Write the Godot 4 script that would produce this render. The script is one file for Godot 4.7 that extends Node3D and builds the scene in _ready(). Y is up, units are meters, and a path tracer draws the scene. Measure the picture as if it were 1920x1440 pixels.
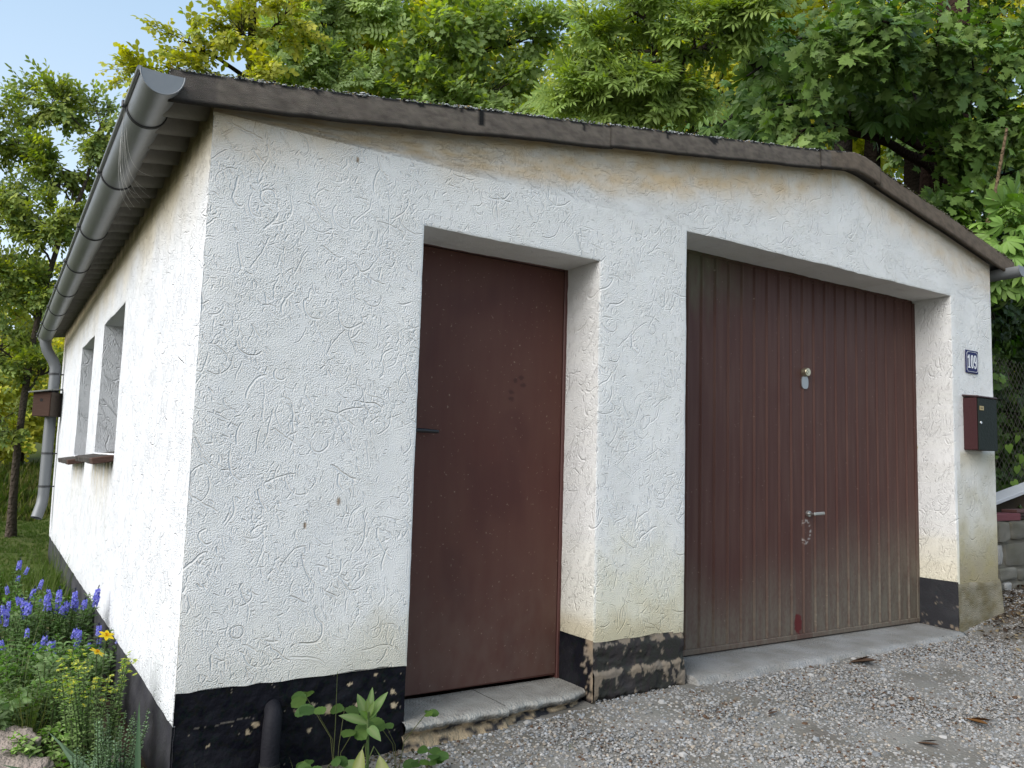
extends Node3D
# A white rendered garage seen from its left front corner; trees behind, a flower bed at the left, gravel in front.
# x runs along the front wall, y is up, the front wall stands on z = 0 and the garage goes back towards -z.

# ---------------------------------------------------------------- mesh builder
class MB:
	var v := PackedVector3Array()
	var c := PackedColorArray()
	var uv := PackedVector2Array()
	var uv2 := PackedVector2Array()
	var ix := PackedInt32Array()
	var tint := Color(1, 1, 1)
	func p(a: Vector3, u := Vector2.ZERO, u2 := Vector2.ZERO) -> int:
		v.append(a); c.append(tint); uv.append(u); uv2.append(u2)
		return v.size() - 1
	func tri(a: int, b: int, d: int) -> void:
		ix.append(a); ix.append(d); ix.append(b)
	func quad(a: int, b: int, d: int, e: int) -> void:
		tri(a, b, d); tri(a, d, e)
	func face(a: Vector3, b: Vector3, d: Vector3, e: Vector3) -> void:
		quad(p(a, Vector2(0, 0)), p(b, Vector2(1, 0)), p(d, Vector2(1, 1)), p(e, Vector2(0, 1)))
	func face3(a: Vector3, b: Vector3, d: Vector3) -> void:
		tri(p(a), p(b), p(d))
	func commit() -> ArrayMesh:
		var n := PackedVector3Array()
		n.resize(v.size())
		for k in range(0, ix.size(), 3):
			var a := v[ix[k]]
			var f := (v[ix[k + 1]] - a).cross(v[ix[k + 2]] - a)
			n[ix[k]] -= f; n[ix[k + 1]] -= f; n[ix[k + 2]] -= f
		for k in n.size():
			n[k] = n[k].normalized() if n[k].length_squared() > 1e-20 else Vector3.UP
		var arr := []
		arr.resize(Mesh.ARRAY_MAX)
		arr[Mesh.ARRAY_VERTEX] = v
		arr[Mesh.ARRAY_NORMAL] = n
		arr[Mesh.ARRAY_COLOR] = c
		arr[Mesh.ARRAY_TEX_UV] = uv
		arr[Mesh.ARRAY_TEX_UV2] = uv2
		arr[Mesh.ARRAY_INDEX] = ix
		var m := ArrayMesh.new()
		m.add_surface_from_arrays(Mesh.PRIMITIVE_TRIANGLES, arr)
		return m
	# a box with bevelled edges, placed by a transform
	func box(t: Transform3D, s: Vector3, b := 0.004) -> void:
		var h := s * 0.5
		b = minf(b, minf(h.x, minf(h.y, h.z)) * 0.9)
		var q := func(sx: int, sy: int, sz: int, ax: int) -> Vector3:
			var e := Vector3(sx * (h.x - (0.0 if ax == 0 else b)), sy * (h.y - (0.0 if ax == 1 else b)), sz * (h.z - (0.0 if ax == 2 else b)))
			return t * e
		for ax in 3:
			for sg in [-1, 1]:
				var pts := []
				for k in 4:
					var a: int = [-1, 1, 1, -1][k]
					var d: int = [-1, -1, 1, 1][k]
					if sg < 0:
						a = -a
					var sv := [0, 0, 0]
					sv[ax] = sg
					sv[(ax + 1) % 3] = a
					sv[(ax + 2) % 3] = d
					pts.append(q.call(sv[0], sv[1], sv[2], ax))
				face(pts[0], pts[1], pts[2], pts[3])
		# edges
		for ax in 3:
			var a1 := (ax + 1) % 3
			var a2 := (ax + 2) % 3
			for s1 in [-1, 1]:
				for s2 in [-1, 1]:
					var lo := [0, 0, 0]
					lo[ax] = -1; lo[a1] = s1; lo[a2] = s2
					var hi := [0, 0, 0]
					hi[ax] = 1; hi[a1] = s1; hi[a2] = s2
					var A: Vector3 = q.call(lo[0], lo[1], lo[2], a1)
					var B: Vector3 = q.call(lo[0], lo[1], lo[2], a2)
					var C: Vector3 = q.call(hi[0], hi[1], hi[2], a2)
					var D: Vector3 = q.call(hi[0], hi[1], hi[2], a1)
					if s1 * s2 > 0:
						face(A, B, C, D)
					else:
						face(D, C, B, A)
		for sx in [-1, 1]:
			for sy in [-1, 1]:
				for sz in [-1, 1]:
					var A: Vector3 = q.call(sx, sy, sz, 0)
					var B: Vector3 = q.call(sx, sy, sz, 1)
					var C: Vector3 = q.call(sx, sy, sz, 2)
					if sx * sy * sz > 0:
						face3(A, B, C)
					else:
						face3(A, C, B)
	func bx(lo: Vector3, hi: Vector3, b := 0.004) -> void:
		box(Transform3D(Basis(), (lo + hi) * 0.5), hi - lo, b)
	# a tube along a path; radii is one number or one per point
	func tube(path: Array, radii, sides := 8, caps := true) -> void:
		var n := path.size()
		var d0: Vector3 = (path[1] - path[0]).normalized()
		var side := d0.cross(Vector3.UP if absf(d0.y) < 0.9 else Vector3.RIGHT).normalized()
		var rings := []
		var L := 0.0
		for k in n:
			var d: Vector3 = (path[mini(k + 1, n - 1)] - path[maxi(k - 1, 0)]).normalized()
			side = (side - d * side.dot(d)).normalized()
			var up := side.cross(d)
			var r: float = radii[k] if radii is Array or radii is PackedFloat32Array else radii
			if k > 0:
				L += path[k].distance_to(path[k - 1])
			var ring := []
			for j in sides:
				var a := TAU * j / sides
				ring.append(p(path[k] + (side * cos(a) + up * sin(a)) * r, Vector2(float(j) / sides, L)))
			rings.append(ring)
		for k in n - 1:
			for j in sides:
				var j2 := (j + 1) % sides
				quad(rings[k][j], rings[k + 1][j], rings[k + 1][j2], rings[k][j2])
		if caps:
			for e in [0, n - 1]:
				var m := p(path[e])
				var rr := []
				for j in sides:
					rr.append(p(v[rings[e][j]]))
				for j in sides:
					if e == 0:
						tri(m, rr[j], rr[(j + 1) % sides])
					else:
						tri(m, rr[(j + 1) % sides], rr[j])
	# a sheet from rows of points (shared vertices, smooth)
	func sheet(rows: Array, cols = null, flip := false) -> void:
		var id := []
		for r in rows.size():
			var line := []
			for k in rows[r].size():
				if cols != null:
					tint = cols[r][k]
				line.append(p(rows[r][k], Vector2(float(k) / (rows[r].size() - 1), float(r) / maxi(1, rows.size() - 1))))
			id.append(line)
		for r in rows.size() - 1:
			for k in rows[r].size() - 1:
				if flip:
					quad(id[r][k], id[r + 1][k], id[r + 1][k + 1], id[r][k + 1])
				else:
					quad(id[r][k], id[r][k + 1], id[r + 1][k + 1], id[r + 1][k])
	# a leaf blade with a midrib fold: base, direction, face normal, length, half width
	func leaf(b: Vector3, d: Vector3, nrm: Vector3, L: float, W: float, segs := 4, fold := 0.3, droop := 0.2, widest := 0.45, col := Color(0.1, 0.18, 0.04), rib := Color(0, 0, 0, 0)) -> void:
		d = d.normalized()
		nrm = (nrm - d * nrm.dot(d)).normalized()
		var s := d.cross(nrm)
		var prev := []
		var pw := log(0.5) / log(widest)
		for k in segs + 1:
			var t := float(k) / segs
			var w := W * pow(sin(PI * pow(clampf(t, 0.0, 1.0), pw)), 0.8) if k > 0 and k < segs else 0.0
			var m := b + d * L * t * (1.0 - 0.25 * absf(droop) * t) - nrm * (droop * t * t * L)
			tint = rib if rib.a > 0.0 else col
			var i0 := p(m, Vector2(0.5, t))
			tint = col
			if k == 0 or k == segs:
				if k == segs:
					tri(prev[0], i0, prev[1]); tri(prev[2], i0, prev[0])
				prev = [i0, i0, i0]
				continue
			var l := p(m - s * w + nrm * fold * w, Vector2(0, t))
			var r := p(m + s * w + nrm * fold * w, Vector2(1, t))
			if k == 1:
				tri(prev[0], i0, l); tri(prev[0], r, i0)
			else:
				quad(prev[0], i0, l, prev[1]); quad(prev[2], r, i0, prev[0])
			prev = [i0, l, r]
	# a flat lobed leaf from an outline of (along, across) points on one side, mirrored
	func lobed(b: Vector3, d: Vector3, nrm: Vector3, L: float, half: Array, droop := 0.25, cup := 0.1, col := Color(0.1, 0.18, 0.04)) -> void:
		d = d.normalized()
		nrm = (nrm - d * nrm.dot(d)).normalized()
		var s := d.cross(nrm)
		tint = col
		var o := p(b + d * L * 0.3, Vector2(0.5, 0.3))
		var put := func(a: Vector2) -> int:
			var h := nrm * (-droop * a.x * absf(a.x) * L + cup * absf(a.y) * L * (0.6 - absf(a.y)))
			return p(b + d * a.x * L + s * a.y * L + h, Vector2(0.5 + a.y, a.x))
		for sg in [1.0, -1.0]:
			var last := -1
			for q in half:
				var i: int = put.call(Vector2(q.x, q.y * sg))
				if last >= 0:
					if sg > 0:
						tri(o, last, i)
					else:
						tri(o, i, last)
				last = i

# ---------------------------------------------------------------- naming and tagging
var used := {}

func numbered(called: String) -> String:
	used[called] = used.get(called, -1) + 1
	return called if used[called] == 0 else "%s_%03d" % [called, used[called]]

func thing(called: String, label: String, category: String, at := Vector3.ZERO, group := "", kind := "") -> Node3D:
	var o := Node3D.new()
	o.name = numbered(called)
	add_child(o, true)
	o.position = at
	mark(o, label, category, group, kind)
	return o

func mark(o: Node, label: String, category := "", group := "", kind := "") -> void:
	if label: o.set_meta("label", label)
	if category: o.set_meta("category", category)
	if group: o.set_meta("group", group)
	if kind: o.set_meta("kind", kind)

func part(called: String, mesh: Mesh, mat: Material, parent: Node = null, label := "", kind := "") -> MeshInstance3D:
	var o := MeshInstance3D.new()
	o.mesh = mesh
	o.material_override = mat
	if parent == null:
		o.name = numbered(called)
		add_child(o, true)
	else:
		var k := 0
		var nm := called
		while parent.has_node(NodePath(nm)):
			k += 1
			nm = "%s_%03d" % [called, k]
		o.name = nm
		parent.add_child(o, true)
	if label: o.set_meta("label", label)
	if kind: o.set_meta("kind", kind)
	return o

func many(called: String, mesh: Mesh, mat: Material, xf: Array, cols: Array, parent: Node = null) -> MultiMeshInstance3D:
	var mm := MultiMesh.new()
	mm.transform_format = MultiMesh.TRANSFORM_3D
	mm.use_colors = true
	mm.mesh = mesh
	mm.instance_count = xf.size()
	for k in xf.size():
		mm.set_instance_transform(k, xf[k])
		mm.set_instance_color(k, cols[k])
	var o := MultiMeshInstance3D.new()
	o.multimesh = mm
	o.material_override = mat
	if parent == null:
		o.name = numbered(called)
		add_child(o, true)
	else:
		var k := 0
		var nm := called
		while parent.has_node(NodePath(nm)):
			k += 1
			nm = "%s_%03d" % [called, k]
		o.name = nm
		parent.add_child(o, true)
	o.set_meta("kind", "stuff")
	return o

# ---------------------------------------------------------------- materials
func lin(r: float, g: float, b: float) -> Color:
	return Color(r, g, b).linear_to_srgb()

func mat(col: Color, rough := 0.8, metal := 0.0, spec := 0.5) -> StandardMaterial3D:
	var m := StandardMaterial3D.new()
	m.albedo_color = col
	m.roughness = rough
	m.metallic = metal
	m.metallic_specular = spec
	m.cull_mode = BaseMaterial3D.CULL_DISABLED
	return m

func vmat(rough := 0.85, spec := 0.4) -> StandardMaterial3D:   # colour from the vertices
	var m := mat(Color.WHITE, rough, 0.0, spec)
	m.vertex_color_use_as_albedo = true
	return m

func leafmat(back: Color, rough := 0.45) -> StandardMaterial3D:
	var m := vmat(rough, 0.32)
	m.backlight_enabled = true
	m.backlight = back
	return m

func noise(seed_: int, freq: float, oct := 3, type := FastNoiseLite.TYPE_SIMPLEX_SMOOTH) -> FastNoiseLite:
	var n := FastNoiseLite.new()
	n.seed = seed_
	n.frequency = freq
	n.noise_type = type
	n.fractal_octaves = oct
	return n

func with_bump(m: StandardMaterial3D, tex: Texture2D, cm: float, triplanar := 0.0) -> StandardMaterial3D:
	m.heightmap_enabled = true
	m.heightmap_texture = tex
	m.heightmap_scale = cm
	if triplanar > 0.0:
		m.uv1_triplanar = true
		m.uv1_world_triplanar = true
		m.uv1_scale = Vector3.ONE * triplanar
	return m

func noise_tex(seed_: int, size: int, freq: float, oct := 4) -> ImageTexture:
	var im := noise(seed_, freq, oct).get_seamless_image(size, size)
	return ImageTexture.create_from_image(im)

# rough trowelled render: fine grain, short pits and long curling grooves left by dragged grit (1.27 mm per pixel)
func stucco_height(seed_: int) -> ImageTexture:
	var N := 2048
	var rng := RandomNumberGenerator.new()
	rng.seed = seed_
	var a := noise(seed_ + 1, 0.21, 2).get_seamless_image(512, 512).get_data()
	var b := noise(seed_ + 2, 0.012, 3).get_seamless_image(1024, 1024).get_data()
	var h := PackedFloat32Array()
	h.resize(N * N)
	for y in N:
		var o := y * N
		var oa := (y & 511) * 512
		var ob := (y >> 1) * 1024
		for x in N:
			h[o + x] = 0.72 + (a[oa + (x & 511)] - 128) * (0.0006 + 0.0000085 * b[ob + (x >> 1)]) + (b[ob + (x >> 1)] - 128) * 0.0013
	var dens := noise(seed_ + 3, 0.004, 2)
	var made := 0
	while made < 30000:
		var px := rng.randf() * N
		var py := rng.randf() * N
		if dens.get_noise_2d(px, py) * 0.8 + rng.randf() < 0.42:
			made += 1
			continue
		made += 1
		var long := rng.randf() < 0.07
		var steps := rng.randi_range(10, 40) if long else rng.randi_range(1, 7)
		var ang := rng.randf() * TAU
		if rng.randf() < 0.45:
			ang = PI / 2 + rng.randf_range(-0.5, 0.5)
		var turn := rng.randf_range(-0.07, 0.07) if rng.randf() < 0.85 else rng.randf_range(-0.17, 0.17)
		var s := rng.randf_range(1.5, 2.7) if long else rng.randf_range(1.2, 2.3)
		var deep := rng.randf_range(0.12, 0.54)
		var R := int(ceil(s * 2.0))
		for k in steps:
			var f := deep * minf(1.0, minf(k + 1, steps - k) / 4.0 + 0.35)
			var cx := int(px)
			var cy := int(py)
			for dy in range(-R, R + 1):
				var row := ((cy + dy) & 2047) * N
				for dx in range(-R, R + 1):
					var q := (dx * dx + dy * dy) / (s * s)
					if q < 4.0:
						var at := row + ((cx + dx) & 2047)
						var hv := 0.74 - f * (1.0 - q * 0.25) * (1.0 - q * 0.25)
						if q < 2.2:
							h[at] = minf(h[at], hv)
						elif h[at] > 0.6:
							h[at] = maxf(h[at], 0.80 + 0.05 * f)
			ang += turn + rng.randf_range(-0.15, 0.15)
			px += cos(ang) * 2.6
			py += sin(ang) * 2.6
	return ImageTexture.create_from_image(Image.create_from_data(N, N, false, Image.FORMAT_RF, h.to_byte_array()))

# a computed colour map: f(u, v) gives a linear colour, v = 0 at the bottom
func paint(w: int, h: int, f: Callable) -> ImageTexture:
	var im := Image.create(w, h, false, Image.FORMAT_RGB8)
	for y in h:
		for x in w:
			var c: Color = f.call((x + 0.5) / w, 1.0 - (y + 0.5) / h)
			im.set_pixel(x, y, c.linear_to_srgb())
	return ImageTexture.create_from_image(im)

func ss(a: float, b: float, x: float) -> float:
	return smoothstep(a, b, x)

func curve(pts: Array, x: float) -> float:   # piecewise linear through Vector2 points
	if x <= pts[0].x:
		return pts[0].y
	for k in pts.size() - 1:
		if x <= pts[k + 1].x:
			return lerpf(pts[k].y, pts[k + 1].y, (x - pts[k].x) / (pts[k + 1].x - pts[k].x))
	return pts[-1].y

# ---------------------------------------------------------------- the shape of the ground
func ground_h(x: float, z: float) -> float:
	var front := curve([Vector2(-6, -0.3), Vector2(-0.6, -0.04), Vector2(0, -0.03), Vector2(0.87, 0.0), Vector2(1.7, 0.045), Vector2(2.3, 0.07), Vector2(4.6, 0.08), Vector2(5.0, 0.14), Vector2(5.5, 0.27), Vector2(6.4, 0.3), Vector2(9, 0.6)], x)
	if z > 0.0:
		return front - 0.11 * minf(z, 9.0)
	var bank := ss(-10.4, -12.0, z) * 0.6 + maxf(0.0, -12.0 - z) * 0.1
	var left := lerpf(front, 0.02, ss(0.0, -0.4, z)) + bank
	var right := lerpf(front, 0.7 + maxf(0.0, x - 5.2) * 0.14 - z * 0.04, ss(-0.36, -0.46, z)) + maxf(0.0, -12.0 - z) * 0.06
	if x < 0.0:
		return left
	if x > 5.15:
		return right
	return lerpf(left, right, x / 5.15) if z < -6.6 else minf(front, -0.05) if z < -0.3 else front

# ---------------------------------------------------------------- profiles of the gable
const TOP := [Vector2(-0.16, 2.322), Vector2(0.344, 2.392), Vector2(1.268, 2.541), Vector2(2.208, 2.692), Vector2(3.3, 2.868), Vector2(3.52, 2.905), Vector2(3.62, 2.9), Vector2(3.908, 2.842), Vector2(4.616, 2.708), Vector2(5.34, 2.556)]

func roof_y(x: float) -> float:
	return curve(TOP, x)

func wall_top(x: float) -> float:
	return roof_y(x) - 0.085

var stucco: ImageTexture
var jit: FastNoiseLite

# a rendered wall: a lattice in u (along) and v (up) with openings, rounded arrises and returns into the openings
func wall(us: Array, vs: Array, holes: Array, at: Callable, uvf: Callable, uv2f: Callable, depth: float) -> ArrayMesh:
	var m := MB.new()
	var id := {}
	var inside := func(u: float, v: float) -> bool:
		for h in holes:
			if u > h.position.x and u < h.end.x and v > h.position.y and v < h.end.y:
				return true
		return false
	for j in vs.size() - 1:
		for i in us.size() - 1:
			if inside.call((us[i] + us[i + 1]) * 0.5, (vs[j] + vs[j + 1]) * 0.5):
				continue
			var q := []
			for k in 4:
				var a := i + int(k == 1 or k == 2)
				var b := j + int(k >= 2)
				var key := a * 10000 + b
				if not id.has(key):
					var edge := 0.0
					for h in holes:
						if (absf(us[a] - h.position.x) < 1e-4 or absf(us[a] - h.end.x) < 1e-4) and vs[b] > h.position.y - 1e-4 and vs[b] < h.end.y + 1e-4 or (absf(vs[b] - h.position.y) < 1e-4 or absf(vs[b] - h.end.y) < 1e-4) and us[a] > h.position.x - 1e-4 and us[a] < h.end.x + 1e-4:
							edge = 1.0
					if b == 0:
						edge = 1.0
					var pos: Vector3 = at.call(us[a], vs[b], edge * (3.2 if b == 0 else 1.0), 0.0)
					id[key] = m.p(pos, uvf.call(us[a], vs[b], 0.0), uv2f.call(us[a], vs[b]))
				q.append(id[key])
			m.quad(q[0], q[1], q[2], q[3])
	# returns
	var steps := [0.0, 0.012, 0.08, 0.16, depth]
	var run := func(line: Array, flip: bool) -> void:   # line of (u, v)
		var prev := []
		for q in line:
			var col := []
			for s in steps:
				var pos: Vector3 = at.call(q.x, q.y, 1.0, s)
				col.append(m.p(pos, uvf.call(q.x, q.y, s), uv2f.call(q.x, q.y)))
			if prev.size():
				for k in steps.size() - 1:
					if flip:
						m.quad(prev[k], prev[k + 1], col[k + 1], col[k])
					else:
						m.quad(prev[k], col[k], col[k + 1], prev[k + 1])
			prev = col
	for h in holes:
		var l := []
		var r := []
		var t := []
		var bt := []
		for b in vs:
			if b > h.position.y - 1e-4 and b < h.end.y + 1e-4:
				l.append(Vector2(h.position.x, b)); r.append(Vector2(h.end.x, b))
		for a in us:
			if a > h.position.x - 1e-4 and a < h.end.x + 1e-4:
				t.append(Vector2(a, h.end.y)); bt.append(Vector2(a, h.position.y))
		run.call(l, true); run.call(r, false); run.call(t, true)
		if h.position.y > vs[0] + 0.01:
			run.call(bt, false)
	# the lower lip of the render
	steps.clear()
	steps.append_array([0.0, 0.007])
	var lip := []
	for a in us:
		if inside.call(a, vs[0] + 0.01):
			if lip.size() > 1:
				run.call(lip, false)
			lip = []
		else:
			lip.append(Vector2(a, vs[0]))
	if lip.size() > 1:
		run.call(lip, false)
	return m.commit()

func lattice(lo: float, hi: float, step: float, marks: Array) -> Array:
	var s := [lo, hi]
	for q in marks:
		for d in [-0.009, 0.0, 0.009]:
			if q + d > lo + 1e-5 and q + d < hi - 1e-5:
				s.append(q + d)
	var k := lo + step
	while k < hi - step * 0.4:
		var ok := true
		for q in marks:
			if absf(k - q) < step * 0.5 + 0.009:
				ok = false
		if ok:
			s.append(k)
		k += step
	s.sort()
	return s

func corner_shift(y: float) -> Vector3:
	return Vector3(0.004 + jit.get_noise_2d(y * 30.0, 5.0) * 0.003, 0, -0.004 + jit.get_noise_2d(y * 30.0, 50.0) * 0.003)

# a patch of rough or painted masonry with its colours in the vertices
func patch(nu: int, nv: int, pos: Callable, col: Callable, flip := false) -> ArrayMesh:
	var m := MB.new()
	var rows := []
	var cols := []
	for j in nv + 1:
		var r := []
		var c := []
		for i in nu + 1:
			r.append(pos.call(float(i) / nu, float(j) / nv))
			c.append(col.call(float(i) / nu, float(j) / nv))
		rows.append(r); cols.append(c)
	m.sheet(rows, cols, flip)
	return m.commit()

# black bitumen paint that has chipped: share of bare plaster grows with k
func bitumen(n1: FastNoiseLite, n2: FastNoiseLite, p: Vector3, k: float) -> Color:
	var black := Color(0.0085, 0.009, 0.012) * (1.0 + 0.5 * n2.get_noise_3d(p.x * 3, p.y * 3, p.z * 3))
	var a := n1.get_noise_3d(p.x, p.y, p.z) * 0.68 + n1.get_noise_3d(p.x * 3.3, p.y * 3.3, p.z * 3.3 + 5.0) * 0.45
	var chip := ss(0.60 - k, 0.69 - k, a)
	var bare := Color(0.29, 0.225, 0.155).lerp(Color(0.19, 0.165, 0.14), 0.5 + n2.get_noise_3d(p.x, p.y, p.z))
	var dust := 0.25 * ss(0.1, 0.6, n2.get_noise_3d(p.x * 0.6, p.y * 0.6 + 40.0, p.z))
	var c := black.lerp(Color(0.05, 0.05, 0.055), dust).lerp(bare, chip)
	c.a = 1.0
	return c

func _ready() -> void:
	# camera
	var cam := Camera3D.new()
	cam.name = "camera"
	cam.position = Vector3(-0.5505, 1.0728, 2.8071)
	cam.rotation_degrees = Vector3(5.4915, -32.6942, 1.6555)
	cam.fov = rad_to_deg(2.0 * atan(720.0 / 1508.22))
	cam.near = 0.02
	cam.far = 600.0
	add_child(cam)
	# sky and air
	var env := Environment.new()
	env.background_mode = Environment.BG_SKY
	var sky := ProceduralSkyMaterial.new()
	sky.sky_top_color = lin(0.12, 0.215, 0.33)
	sky.sky_horizon_color = lin(0.50, 0.57, 0.65)
	sky.sky_curve = 0.3
	sky.sky_energy_multiplier = 1.0
	sky.ground_bottom_color = lin(0.10, 0.10, 0.09)
	sky.ground_horizon_color = lin(0.16, 0.17, 0.15)
	sky.sun_angle_max = 28.0
	sky.sun_curve = 0.12
	env.sky = Sky.new()
	env.sky.sky_material = sky
	env.tonemap_mode = Environment.TONE_MAPPER_LINEAR
	env.tonemap_exposure = 2.25
	env.sdfgi_enabled = true
	env.ssao_enabled = true
	env.ssil_enabled = true
	var we := WorldEnvironment.new()
	we.name = "environment"
	we.environment = env
	add_child(we)
	# broad soft fill added from the open left; sunlight itself is behind the trees
	var left_fill := DirectionalLight3D.new()
	left_fill.name = "left_fill"
	left_fill.basis = Basis.looking_at(-Vector3(-0.79, 0.56, 0.10).normalized())
	left_fill.light_energy = 0.64
	left_fill.light_color = Color(1.0, 0.992, 0.985)
	left_fill.light_angular_distance = 55.0
	left_fill.shadow_enabled = true
	add_child(left_fill)

	jit = noise(11, 1.0, 3)
	stucco = stucco_height(5)
	build_ground()
	build_garage()
	build_small_things()
	build_right_side()
	build_bed()
	build_front_plants()
	build_trees()

func build_ground() -> void:
	var m := MB.new()
	var xs := []
	var zs := []
	var k := -2.0
	while k <= 8.0:
		xs.append(k); k += 0.08
	for e in 34:
		xs.append(8.0 + 0.15 * (pow(1.22, e + 1) - 1.0)); xs.append(-2.0 - 0.15 * (pow(1.22, e + 1) - 1.0))
	k = -1.2
	while k <= 3.6:
		zs.append(k); k += 0.06
	k = -12.6
	while k < -1.25:
		zs.append(k); k += 0.2
	for e in 34:
		zs.append(3.6 + 0.15 * (pow(1.22, e + 1) - 1.0)); zs.append(-12.6 - 0.15 * (pow(1.22, e + 1) - 1.0))
	xs.sort(); zs.sort()
	var n := noise(3, 0.7, 4)
	var rows := []
	var cols := []
	for z in zs:
		var r := []
		var c := []
		for x in xs:
			var y := ground_h(x, z) + n.get_noise_2d(x * 2.0, z * 2.0) * (0.012 if z > -0.3 else 0.05)
			if z > -0.3 and z < 0.06 and x > 0.7 and x < 4.9:
				y = minf(y, ground_h(x, z) - 0.004)
			r.append(Vector3(x, y, z))
			var w := n.get_noise_2d(x * 3.0 + 20.0, z * 3.0)
			var gravel := Color(0.20, 0.195, 0.18).lerp(Color(0.10, 0.09, 0.075), clampf(w + 0.3, 0, 1))
			var soil := Color(0.045, 0.034, 0.024).lerp(Color(0.08, 0.06, 0.04), clampf(w + 0.5, 0, 1))
			var grass := Color(0.05, 0.075, 0.018).lerp(Color(0.08, 0.085, 0.03), clampf(w + 0.5, 0, 1))
			var col := gravel
			if x < 0.75 or z < -0.3:
				col = soil.lerp(gravel, ss(0.35, 0.75, x) * ss(-0.3, 0.0, z))
			if z < -2.0 and x < 5.0:
				col = col.lerp(grass, ss(-2.0, -3.5, z))
			col = col.lerp(soil, ss(4.75, 5.1, x + w * 0.3) * 0.8)
			if z > 6.0:
				col = col.lerp(grass, ss(6.0, 8.0, z))
			col.a = 1
			c.append(col)
		rows.append(r); cols.append(c)
	m.sheet(rows, cols, true)
	var gm := vmat(0.95, 0.2)
	with_bump(gm, noise_tex(21, 512, 0.03, 4), 0.4, 2.3)
	mark(part("ground", m.commit(), gm), "", "", "", "structure")
	# crushed stone on the drive
	var rng := RandomNumberGenerator.new()
	rng.seed = 77
	var stones := []
	for s in 5:
		stones.append(pebble(rng))
	var gmat := vmat(0.85, 0.3)
	var xf := [[], [], [], [], []]
	var cs := [[], [], [], [], []]
	var wear := noise(9, 0.9, 3)
	for t in 120000:
		var x := rng.randf_range(0.72, 6.4)
		var z := rng.randf_range(-0.02, 1.75) if x < 4.7 else rng.randf_range(-0.12, 1.6)
		if x > 2.2 and x < 4.7 and z < 0.055 + 0.02 * sin(x * 9.0) or x < 1.72 and z < 0.03:
			continue
		if z > 0.25 + (x - 0.9) * 0.62 + 0.25:
			continue
		var w := wear.get_noise_2d(x * 2.2, z * 2.2)
		if rng.randf() < w * 0.9 - 0.22 + ss(4.6, 5.2, x) * 0.75 + 0.15 * ss(0.2, 0.0, z):
			continue
		if x < 0.95 and rng.randf() < 0.6:
			continue
		var s := 0.0026 + 0.0062 * pow(rng.randf(), 2.4)
		if rng.randf() < 0.004:
			s = rng.randf_range(0.010, 0.018)
		var b := Basis.from_euler(Vector3(rng.randf() * 6, rng.randf() * 6, rng.randf() * 6)).scaled(Vector3(s, s * 0.7, s))
		var q := rng.randi() % 5
		xf[q].append(Transform3D(b, Vector3(x, ground_h(x, z) + wear.get_noise_2d(x * 40.0, z * 40.0) * 0.004 + s * 0.25, z)))
		var g := clampf(rng.randfn(0.235, 0.06), 0.09, 0.46)
		var c := Color(g, g * 0.985, g * 0.96)
		var kind := rng.randf()
		if kind < 0.14:
			c = Color(g * 1.02, g * 0.9, g * 0.75)
		elif kind < 0.3:
			c = Color(g * 0.93, g * 0.98, g * 1.03)
		elif kind < 0.36:
			c = Color(0.09, 0.055, 0.035)
		cs[q].append(c)
	var heap := thing("gravel", "grey crushed stone covering the drive in front of the garage", "gravel", Vector3.ZERO, "", "stuff")
	for q in 5:
		many("stones", stones[q], gmat, xf[q], cs[q], heap)

func pebble(rng: RandomNumberGenerator) -> ArrayMesh:
	var m := MB.new()
	var pts := []
	for k in 12:
		var y := 1.0 - 2.0 * (k + 0.5) / 12.0
		var a := k * 2.39996
		var r := sqrt(1.0 - y * y)
		pts.append(Vector3(r * cos(a), y, r * sin(a)) * rng.randf_range(0.7, 1.25))
	# hull of twelve points: keep every triangle with all others on one side
	for a in 12:
		for b in range(a + 1, 12):
			for c in range(b + 1, 12):
				var n: Vector3 = (pts[b] - pts[a]).cross(pts[c] - pts[a])
				var pos := 0
				var neg := 0
				for d in 12:
					if d != a and d != b and d != c:
						if n.dot(pts[d] - pts[a]) > 0:
							pos += 1
						else:
							neg += 1
				if pos == 0:
					m.face3(pts[a], pts[b], pts[c])
				elif neg == 0:
					m.face3(pts[a], pts[c], pts[b])
	return m.commit()

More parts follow.
